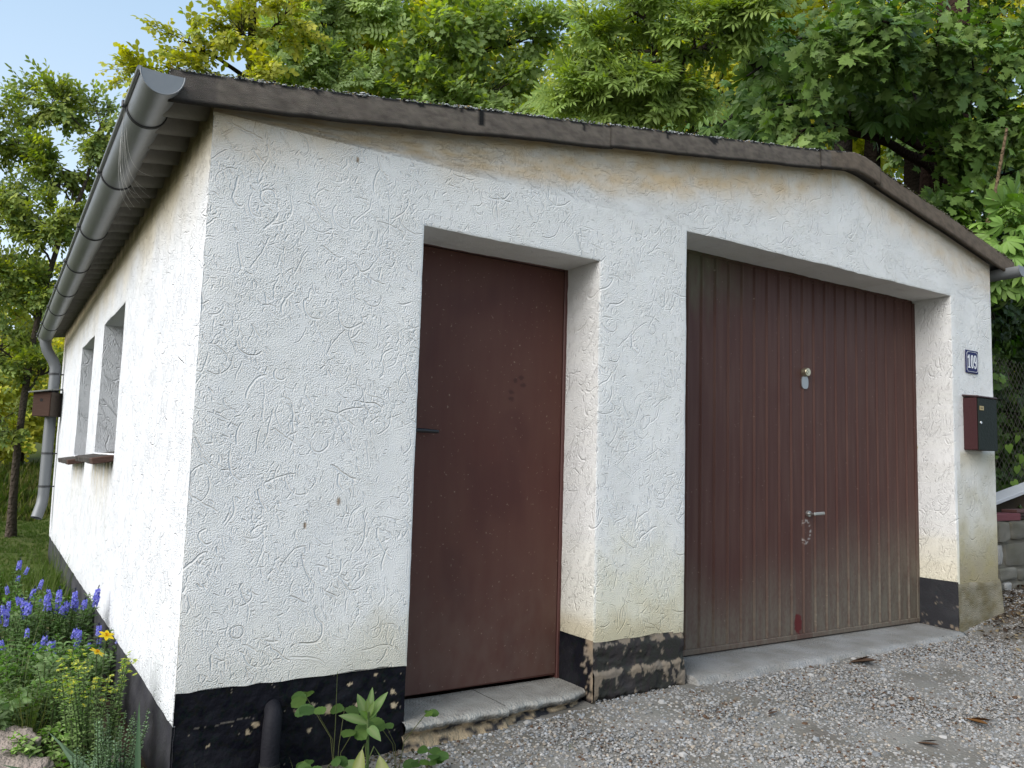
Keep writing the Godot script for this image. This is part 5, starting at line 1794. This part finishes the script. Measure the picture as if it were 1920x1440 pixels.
# a tree: tapered trunk, limbs to each lobe of the crown, branches through it, and leafy twigs on the branches
# lobe: [centre, radii, branches, twigs per branch]
func tree(called: String, label: String, category: String, trunk: Array, r: float, lobes: Array, twigs: Array, lm: Material, c0: Color, c1: Color, face: Vector3, seed_: int, bark := Color(0.05, 0.04, 0.032), size := 1.0, droop := 0.25, group := "", dens := 1.0) -> Node3D:
	var rng := RandomNumberGenerator.new()
	rng.seed = seed_
	var o := thing(called, label, category, trunk[0], group)
	var base: Vector3 = trunk[0]
	var m := MB.new()
	m.tint = bark
	var fine := []
	var n := noise(seed_, 1.5, 2)
	var seg := (trunk.size() - 1) * 6
	var rad := []
	for k in seg + 1:
		var t := float(k) / seg * (trunk.size() - 1)
		var i := mini(int(t), trunk.size() - 2)
		var f := t - i
		var a: Vector3 = trunk[maxi(i - 1, 0)]
		var b: Vector3 = trunk[i]
		var c: Vector3 = trunk[i + 1]
		var d: Vector3 = trunk[mini(i + 2, trunk.size() - 1)]
		fine.append(b.cubic_interpolate(c, a, d, f) - base)
		rad.append(r * (1.0 - 0.72 * float(k) / seg) * (1.0 + 0.5 * pow(1.0 - minf(1.0, float(k) / 5.0), 2.0)) * (1.0 + 0.1 * n.get_noise_1d(k * 0.7)))
	m.tube(fine, rad, 12)
	var barkm := with_bump(vmat(0.95, 0.1), noise_tex(7, 256, 0.05, 4), 3.0, 1.5)
	part("trunk", m.commit(), barkm, o)
	var bm := MB.new()
	bm.tint = bark
	var xf := []
	var cs := []
	for q in twigs:
		xf.append([]); cs.append([])
	face = face.normalized()
	for l in lobes:
		var ctr: Vector3 = l[0] - base
		# start of the limb: the trunk point that lies somewhat below the lobe
		var best := 0
		var bd := 1e9
		for k in fine.size():
			var dd: float = (fine[k] - ctr + Vector3(0, 0.5 * l[1].length(), 0)).length() + (0.0 if k > 4 else 100.0)
			if dd < bd:
				bd = dd; best = k
		var s: Vector3 = fine[best]
		var mid := s.lerp(ctr, 0.5) + Vector3(rng.randf_range(-0.1, 0.1), 0.12, rng.randf_range(-0.1, 0.1)) * s.distance_to(ctr)
		var limb := []
		var lr := []
		for k in 9:
			var t: float = k / 8.0
			limb.append(s.lerp(mid, t).lerp(mid.lerp(ctr, t), t) + Vector3(n.get_noise_1d(t * 3.0 + ctr.x), n.get_noise_1d(t * 3.0 + ctr.y + 9.0), 0) * 0.05)
			lr.append(lerpf(minf(rad[best] * 0.6, 0.012 + 0.025 * s.distance_to(ctr)), 0.010, t) * size)
		bm.tube(limb, lr, 6, false)
		for k in maxi(3, int(l[2] * 1.5 * sqrt(dens))):
			var u := Vector3(rng.randfn(), rng.randfn(), rng.randfn()).normalized()
			var e: Vector3 = ctr + u * l[1] * rng.randf_range(0.55, 1.05)
			var t0 := rng.randf_range(0.55, 1.0)
			var a: Vector3 = limb[int(t0 * 8.0)]
			var md := a.lerp(e, 0.5) + Vector3(0, 0.12, 0) * a.distance_to(e)
			var pts := []
			for j in 6:
				var t := j / 5.0
				pts.append(a.lerp(md, t).lerp(md.lerp(e, t), t))
			bm.tube(pts, [0.009 * size, 0.0075 * size, 0.006 * size, 0.005 * size, 0.004 * size, 0.0025 * size], 4, false)
			for j in maxi(2, int(l[3] * 1.35 * sqrt(dens))):
				var t: float = 0.25 + 0.78 * (j + rng.randf()) / maxf(2.0, l[3] * 1.35 * sqrt(dens))
				var f := minf(t, 0.999) * 5.0
				var i := int(f)
				var p: Vector3 = pts[i].lerp(pts[i + 1], f - i)
				var along: Vector3 = (pts[i + 1] - pts[i]).normalized()
				var dir := (along * 0.7 + Vector3(rng.randfn(), rng.randfn() * 0.7, rng.randfn()) * 0.55 - Vector3(0, droop, 0) + u * 0.3).normalized()
				var z := (face + Vector3(rng.randfn(), rng.randfn(), rng.randfn()) * 0.5 + Vector3(0, 0.45, 0))
				z = (z - dir * z.dot(dir)).normalized()
				var sc := rng.randf_range(0.7, 1.2)
				xf[rng.randi() % twigs.size()].append(Transform3D(Basis(dir.cross(z), dir, z).scaled_local(Vector3.ONE * sc), p))
		for w in twigs.size():
			while cs[w].size() < xf[w].size():
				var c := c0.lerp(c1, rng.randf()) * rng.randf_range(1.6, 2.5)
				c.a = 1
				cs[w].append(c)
	part("limbs", bm.commit(), barkm, o)
	for w in twigs.size():
		if xf[w].size():
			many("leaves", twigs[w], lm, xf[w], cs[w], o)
	return o

func build_trees() -> void:
	var rng := RandomNumberGenerator.new()
	rng.seed = 2024
	var fresh := leafmat(Color(1.0, 1.0, 0.25), 0.42)     # thin leaves that pass light with a yellow tint
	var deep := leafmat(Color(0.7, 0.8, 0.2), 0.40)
	var small := [twig_plain(rng, 8, 0.22, 0.075, 0.017), twig_plain(rng, 7, 0.18, 0.065, 0.016), twig_plain(rng, 9, 0.26, 0.07, 0.016)]
	var round := [twig_plain(rng, 7, 0.26, 0.09, 0.034), twig_plain(rng, 6, 0.22, 0.08, 0.032)]
	var coarse := [twig_plain(rng, 8, 0.55, 0.17, 0.06), twig_plain(rng, 9, 0.65, 0.16, 0.06)]
	var lobed_small := [twig_lobed(rng, 6, 0.24, 0.095), twig_lobed(rng, 7, 0.28, 0.10)]
	var maple := [twig_lobed(rng, 7, 0.19, 0.080), twig_lobed(rng, 6, 0.17, 0.088)]
	var ash := [twig_pinnate(rng, 4, 0.27, 0.070, 0.0105), twig_pinnate(rng, 3, 0.25, 0.074, 0.0108)]
	var locust := [twig_pinnate(rng, 5, 0.42, 0.095, 0.022), twig_pinnate(rng, 4, 0.40, 0.10, 0.022)]
	var chest := [twig_palmate(rng, 3, 0.30, 0.17), twig_palmate(rng, 4, 0.28, 0.16)]
	var light := Vector3(-0.6, 0.15, 0.9)
	# 1: the small fruit tree at the end of the garage
	tree("fruit_tree", "slender small-leaved tree standing alone beyond the far end of the side wall", "tree", [Vector3(-0.28, 0.0, -8.3), Vector3(-0.30, 1.0, -7.9), Vector3(-0.24, 2.3, -7.7), Vector3(-0.10, 3.3, -7.45), Vector3(0.10, 4.0, -7.25), Vector3(0.22, 4.7, -7.2)], 0.045, [
		[Vector3(-0.32, 4.95, -7.5), Vector3(0.42, 0.28, 0.4), 9, 12], [Vector3(0.22, 4.75, -7.2), Vector3(0.13, 0.55, 0.2), 7, 10], [Vector3(-0.85, 4.55, -7.6), Vector3(0.45, 0.4, 0.4), 8, 12], [Vector3(-0.12, 4.25, -7.4), Vector3(0.42, 0.35, 0.4), 9, 12], [Vector3(-0.8, 3.75, -7.6), Vector3(0.5, 0.4, 0.4), 10, 12], [Vector3(-0.18, 3.6, -7.4), Vector3(0.42, 0.32, 0.4), 10, 12], [Vector3(-0.75, 3.0, -7.7), Vector3(0.5, 0.35, 0.4), 9, 12], [Vector3(-0.1, 2.85, -7.5), Vector3(0.38, 0.35, 0.4), 9, 12], [Vector3(-0.6, 2.2, -7.8), Vector3(0.5, 0.35, 0.4), 7, 10], [Vector3(-0.05, 2.05, -7.7), Vector3(0.4, 0.3, 0.4), 6, 10], [Vector3(-0.5, 1.4, -7.9), Vector3(0.5, 0.3, 0.3), 4, 7]],
		small, fresh, Color(0.10, 0.15, 0.05), Color(0.19, 0.22, 0.05), light, 301, Color(0.085, 0.07, 0.058), 0.8, 0.1, "", 1.7)
	var k := 0
	# 2: tree behind the roof, sunlight put into its yellow leaf colour
	tree("sun_tinted_tree", "tree with leaves tinted yellow for sunlight, reaching over the left end of the roof", "tree", [Vector3(3.3, 0.4, -11.5), Vector3(3.0, 3.0, -10.8), Vector3(2.6, 5.4, -9.8), Vector3(2.3, 6.6, -9.1), Vector3(2.2, 8.0, -8.9)], 0.16, [
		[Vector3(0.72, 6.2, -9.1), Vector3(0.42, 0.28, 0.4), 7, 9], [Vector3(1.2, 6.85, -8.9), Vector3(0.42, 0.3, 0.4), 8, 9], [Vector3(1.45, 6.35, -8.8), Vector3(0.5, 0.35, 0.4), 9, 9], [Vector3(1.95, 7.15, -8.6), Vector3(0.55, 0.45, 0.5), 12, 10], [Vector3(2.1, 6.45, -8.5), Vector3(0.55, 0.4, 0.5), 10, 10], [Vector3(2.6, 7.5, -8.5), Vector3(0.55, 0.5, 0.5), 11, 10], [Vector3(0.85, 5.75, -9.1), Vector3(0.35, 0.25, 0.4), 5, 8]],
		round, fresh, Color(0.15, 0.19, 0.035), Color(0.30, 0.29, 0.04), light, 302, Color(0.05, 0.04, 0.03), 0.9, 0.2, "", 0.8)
	k = 0
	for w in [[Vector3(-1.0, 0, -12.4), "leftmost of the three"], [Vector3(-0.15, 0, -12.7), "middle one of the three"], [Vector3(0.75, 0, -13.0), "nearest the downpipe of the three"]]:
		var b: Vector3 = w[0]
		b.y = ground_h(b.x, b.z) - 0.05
		tree("shrub", "yellow-green shrub with sunlight tinted into its leaves on the bank beyond the lawn, %s" % w[1], "shrub", [b, b + Vector3(0.05, 0.4, 0), b + Vector3(0.0, 1.0, 0.1)], 0.04, [[b + Vector3(-0.2, 0.6, 0.2), Vector3(0.5, 0.4, 0.4), 12, 11], [b + Vector3(0.25, 1.2, 0.1), Vector3(0.5, 0.45, 0.4), 12, 11], [b + Vector3(-0.2, 1.9, 0), Vector3(0.5, 0.5, 0.4), 12, 11]], round, fresh, Color(0.20, 0.24, 0.035), Color(0.36, 0.33, 0.05), light, 310 + k, Color(0.05, 0.04, 0.03), 0.8, 0.2, "shrubs tinted for sunlight on the bank", 0.7)  # sunlight is put into the yellow leaf colours
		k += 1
	# 3: the pair in the middle, haze put into their pale leaf colour
	tree("locust_tree", "grey-green feathery tree behind the roof, left of the lobed-leaved one", "tree", [Vector3(4.2, 0.5, -12.0), Vector3(4.1, 4.0, -11.3), Vector3(3.9, 7.0, -10.4), Vector3(3.8, 9.5, -10.0)], 0.2, [
		[Vector3(3.0, 7.6, -9.9), Vector3(0.6, 0.6, 0.6), 12, 11], [Vector3(3.5, 8.4, -9.7), Vector3(0.75, 0.65, 0.6), 14, 11], [Vector3(3.9, 7.5, -9.6), Vector3(0.75, 0.6, 0.6), 14, 11], [Vector3(4.3, 8.8, -9.3), Vector3(0.8, 0.7, 0.6), 14, 11], [Vector3(3.4, 9.4, -9.7), Vector3(0.8, 0.6, 0.6), 10, 10], [Vector3(3.3, 6.9, -9.9), Vector3(0.6, 0.4, 0.6), 8, 10]],
		locust, fresh, Color(0.15, 0.21, 0.09), Color(0.21, 0.27, 0.105), light, 303, Color(0.05, 0.04, 0.032), 1.0, 0.25, "", 0.4)
	tree("field_maple", "broad tree with small lobed leaves rising behind the middle of the roof", "tree", [Vector3(6.4, 0.6, -11.0), Vector3(6.2, 4.0, -10.5), Vector3(5.9, 7.0, -9.8), Vector3(5.8, 9.8, -9.4)], 0.22, [
		[Vector3(4.8, 7.2, -9.2), Vector3(0.75, 0.55, 0.6), 16, 12], [Vector3(5.1, 8.1, -9.0), Vector3(0.85, 0.7, 0.7), 20, 12], [Vector3(5.6, 7.2, -8.9), Vector3(0.8, 0.55, 0.6), 18, 12], [Vector3(5.9, 8.6, -8.6), Vector3(0.9, 0.75, 0.7), 20, 12], [Vector3(6.4, 7.5, -8.4), Vector3(0.8, 0.65, 0.6), 18, 12], [Vector3(6.9, 8.3, -8.0), Vector3(0.85, 0.75, 0.6), 16, 12], [Vector3(5.3, 9.4, -8.9), Vector3(1.0, 0.6, 0.7), 12, 11], [Vector3(7.0, 6.9, -8.1), Vector3(0.7, 0.5, 0.6), 12, 12]],
		lobed_small, fresh, Color(0.14, 0.20, 0.08), Color(0.20, 0.265, 0.09), light, 304, Color(0.05, 0.04, 0.032), 1.0, 0.25, "", 0.6)
	# 4: ash bough that hangs over the roof
	tree("ash_tree", "ash with bright green feathered boughs hanging over the roof ridge", "tree", [Vector3(7.6, 0.9, -5.2), Vector3(7.3, 3.0, -4.6), Vector3(6.6, 4.7, -3.4), Vector3(5.4, 5.0, -2.3), Vector3(4.4, 4.6, -1.7), Vector3(3.9, 4.35, -1.7)], 0.13, [
		[Vector3(3.22, 3.98, -2.3), Vector3(0.24, 0.26, 0.3), 9, 8], [Vector3(3.22, 4.35, -2.15), Vector3(0.28, 0.26, 0.3), 9, 8], [Vector3(3.45, 4.65, -1.85), Vector3(0.36, 0.22, 0.3), 9, 8], [Vector3(3.6, 4.1, -1.95), Vector3(0.34, 0.26, 0.3), 11, 8], [Vector3(3.95, 4.5, -1.5), Vector3(0.36, 0.22, 0.3), 9, 8], [Vector3(4.15, 4.6, -1.15), Vector3(0.34, 0.2, 0.3), 9, 8], [Vector3(3.6, 3.78, -2.15), Vector3(0.32, 0.18, 0.3), 9, 8], [Vector3(3.9, 4.05, -1.8), Vector3(0.24, 0.18, 0.25), 5, 7]],
		ash, fresh, Color(0.11, 0.165, 0.045), Color(0.16, 0.215, 0.06), light, 305, Color(0.06, 0.05, 0.04), 0.7, 0.3, "", 0.62)
	# 5: maple with the thick red-brown trunk
	tree("norway_maple", "maple with large lobed leaves and a thick brown trunk at the right", "tree", [Vector3(8.0, 0.9, -2.2), Vector3(7.6, 2.6, -1.75), Vector3(7.36, 4.08, -1.52), Vector3(7.2, 5.4, -1.3), Vector3(7.3, 8.4, -1.4)], 0.34, [
		[Vector3(4.42, 3.92, -1.2), Vector3(0.24, 0.26, 0.25), 7, 7], [Vector3(4.55, 4.22, -0.85), Vector3(0.26, 0.24, 0.25), 8, 7], [Vector3(4.75, 4.4, -0.5), Vector3(0.26, 0.2, 0.25), 8, 7], [Vector3(4.58, 3.72, -1.12), Vector3(0.18, 0.14, 0.2), 4, 6], [Vector3(4.95, 4.25, -0.7), Vector3(0.3, 0.22, 0.25), 7, 7],
		[Vector3(5.45, 4.55, -0.5), Vector3(0.34, 0.22, 0.3), 8, 7], [Vector3(5.85, 4.35, -0.45), Vector3(0.32, 0.26, 0.3), 9, 7], [Vector3(6.15, 3.95, -0.4), Vector3(0.32, 0.26, 0.3), 10, 7], [Vector3(6.35, 3.55, -0.4), Vector3(0.26, 0.28, 0.28), 8, 7], [Vector3(6.05, 3.72, -0.72), Vector3(0.26, 0.2, 0.25), 7, 7], [Vector3(6.05, 3.35, -0.75), Vector3(0.24, 0.2, 0.25), 6, 7], [Vector3(6.3, 4.5, -0.1), Vector3(0.32, 0.3, 0.3), 8, 7]],
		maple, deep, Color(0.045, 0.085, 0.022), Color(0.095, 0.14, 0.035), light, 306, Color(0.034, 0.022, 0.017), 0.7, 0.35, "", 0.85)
	# 6: horse chestnut in the shade
	tree("horse_chestnut", "dark horse chestnut with big hand-shaped leaves above the right roof slope", "tree", [Vector3(9.2, 1.1, -4.6), Vector3(8.9, 3.5, -4.0), Vector3(8.4, 5.2, -3.4), Vector3(7.6, 6.3, -2.8)], 0.24, [
		[Vector3(4.75, 4.0, -2.5), Vector3(0.42, 0.22, 0.35), 8, 6], [Vector3(5.2, 4.0, -1.95), Vector3(0.42, 0.22, 0.35), 9, 6], [Vector3(5.55, 4.15, -1.35), Vector3(0.4, 0.22, 0.35), 9, 6], [Vector3(5.95, 4.2, -0.95), Vector3(0.34, 0.2, 0.3), 8, 6], [Vector3(5.6, 4.6, -1.2), Vector3(0.45, 0.25, 0.35), 8, 6], [Vector3(5.0, 4.6, -2.0), Vector3(0.45, 0.25, 0.35), 8, 6], [Vector3(6.6, 4.5, -1.2), Vector3(0.4, 0.3, 0.3), 6, 6]],
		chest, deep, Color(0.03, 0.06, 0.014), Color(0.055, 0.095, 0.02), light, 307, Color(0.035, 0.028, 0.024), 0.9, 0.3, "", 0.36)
	# low shoots at the right, in front of the dark wood
	tree("maple_sapling", "thin pale-stemmed sapling rising beside the right end of the roof", "tree", [Vector3(5.95, 0.75, -0.5), Vector3(5.93, 2.0, -0.46), Vector3(5.95, 2.95, -0.42), Vector3(5.98, 3.2, -0.38), Vector3(5.86, 3.75, -0.2)], 0.033, [
		[Vector3(6.12, 2.95, -0.3), Vector3(0.16, 0.12, 0.16), 4, 5], [Vector3(6.25, 2.72, -0.32), Vector3(0.16, 0.12, 0.16), 4, 5], [Vector3(5.85, 3.0, -0.45), Vector3(0.16, 0.1, 0.14), 3, 4]],
		chest, deep, Color(0.085, 0.15, 0.035), Color(0.12, 0.19, 0.045), light, 308, Color(0.17, 0.125, 0.08), 0.6, 0.3, "", 0.6)
	# 7: the wood behind: shaded trees, then ones with sunlight tinted into their leaves
	var wood := [["on the left", [Vector3(8.6, 0.9, -8.0), Vector3(8.5, 4, -7.6), Vector3(8.2, 8, -7.2)], [[Vector3(6.9, 6.4, -5.9), Vector3(0.9, 0.8, 0.8)], [Vector3(7.6, 7.6, -6.0), Vector3(1.0, 0.9, 0.8)], [Vector3(8.3, 6.3, -5.8), Vector3(0.9, 0.8, 0.8)], [Vector3(7.3, 8.8, -6.5), Vector3(1.2, 0.9, 0.9)]]],
		["with a forked black trunk", [Vector3(9.3, 1.1, -3.5), Vector3(9.0, 4.0, -3.4), Vector3(8.8, 6.0, -3.2), Vector3(8.6, 8.5, -3.0)], [[Vector3(8.0, 6.3, -3.6), Vector3(0.9, 0.7, 0.7)], [Vector3(9.0, 7.1, -3.0), Vector3(1.0, 0.9, 0.8)], [Vector3(9.6, 6.0, -2.6), Vector3(0.8, 0.8, 0.7)]]],
		["with a straight black trunk", [Vector3(9.6, 1.1, -3.1), Vector3(9.35, 4.0, -3.0), Vector3(9.2, 7.0, -2.9), Vector3(9.1, 9.0, -2.8)], [[Vector3(8.7, 5.4, -2.6), Vector3(0.6, 0.5, 0.5)], [Vector3(10.0, 6.9, -2.2), Vector3(0.9, 0.8, 0.8)], [Vector3(9.3, 8.2, -2.6), Vector3(1.0, 0.8, 0.8)]]],
		["at the right edge", [Vector3(10.4, 1.2, -2.2), Vector3(10.2, 4.0, -2.0), Vector3(10.0, 7.0, -1.7)], [[Vector3(9.4, 4.6, -1.6), Vector3(0.7, 0.7, 0.6)], [Vector3(9.7, 3.6, -1.7), Vector3(0.7, 0.7, 0.6)], [Vector3(9.2, 5.6, -0.8), Vector3(0.8, 0.8, 0.7)], [Vector3(10.2, 5.3, -1.0), Vector3(0.8, 0.8, 0.7)], [Vector3(9.0, 2.9, -1.3), Vector3(0.6, 0.5, 0.5)]]]]
	k = 0
	for w in wood:
		for l in w[2]:
			l.append_array([13, 10])
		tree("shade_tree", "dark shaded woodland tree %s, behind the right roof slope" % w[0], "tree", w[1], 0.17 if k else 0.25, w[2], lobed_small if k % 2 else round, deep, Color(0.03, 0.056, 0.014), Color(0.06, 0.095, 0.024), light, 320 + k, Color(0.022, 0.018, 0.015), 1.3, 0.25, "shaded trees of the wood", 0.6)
		k += 1
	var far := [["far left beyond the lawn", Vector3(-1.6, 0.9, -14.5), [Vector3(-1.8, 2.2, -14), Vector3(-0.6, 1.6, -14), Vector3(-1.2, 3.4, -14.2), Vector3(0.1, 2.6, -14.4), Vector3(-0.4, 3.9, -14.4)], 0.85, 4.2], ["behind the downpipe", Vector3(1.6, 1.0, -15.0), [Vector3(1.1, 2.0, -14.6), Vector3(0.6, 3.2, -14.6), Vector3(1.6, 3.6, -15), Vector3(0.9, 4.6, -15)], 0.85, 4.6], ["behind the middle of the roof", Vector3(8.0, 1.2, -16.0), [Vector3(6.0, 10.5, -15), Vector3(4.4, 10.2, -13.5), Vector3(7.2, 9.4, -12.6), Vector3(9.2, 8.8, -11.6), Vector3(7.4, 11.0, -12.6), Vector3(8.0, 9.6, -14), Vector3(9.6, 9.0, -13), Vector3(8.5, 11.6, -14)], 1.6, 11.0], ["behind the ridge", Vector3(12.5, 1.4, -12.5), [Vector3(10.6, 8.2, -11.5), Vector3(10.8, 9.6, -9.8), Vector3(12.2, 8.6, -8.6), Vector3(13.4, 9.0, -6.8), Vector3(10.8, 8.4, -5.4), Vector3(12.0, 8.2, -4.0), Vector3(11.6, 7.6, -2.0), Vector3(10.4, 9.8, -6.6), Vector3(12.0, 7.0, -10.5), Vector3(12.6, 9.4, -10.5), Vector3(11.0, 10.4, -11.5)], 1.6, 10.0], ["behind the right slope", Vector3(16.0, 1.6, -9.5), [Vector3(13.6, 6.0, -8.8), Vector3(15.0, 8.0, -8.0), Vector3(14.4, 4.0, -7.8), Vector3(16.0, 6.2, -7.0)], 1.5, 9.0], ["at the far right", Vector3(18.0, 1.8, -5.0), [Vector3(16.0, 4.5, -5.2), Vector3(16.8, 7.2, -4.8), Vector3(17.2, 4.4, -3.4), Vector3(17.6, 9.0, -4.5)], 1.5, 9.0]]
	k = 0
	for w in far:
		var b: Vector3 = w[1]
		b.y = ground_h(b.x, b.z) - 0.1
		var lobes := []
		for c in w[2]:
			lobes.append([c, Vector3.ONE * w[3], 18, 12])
		tree("woodland_tree", "yellow-green woodland tree with sunlight tinted into its leaves, %s" % w[0], "tree", [b, b + Vector3(0.1, w[4] * 0.4, 0.1), b + Vector3(-0.1, w[4] * 0.75, 0.3), b + Vector3(-0.2, w[4], 0.4)], 0.10 + 0.014 * w[4], lobes, coarse if k > 1 else round, fresh, Color(0.20, 0.24, 0.03), Color(0.34, 0.32, 0.045), Vector3(-0.4, 0.3, 0.9), 340 + k, Color(0.03, 0.025, 0.02), 1.5, 0.2, "trees tinted for sunlight behind the wood")  # yellow leaf colours stand in for sunlight from behind
		k += 1
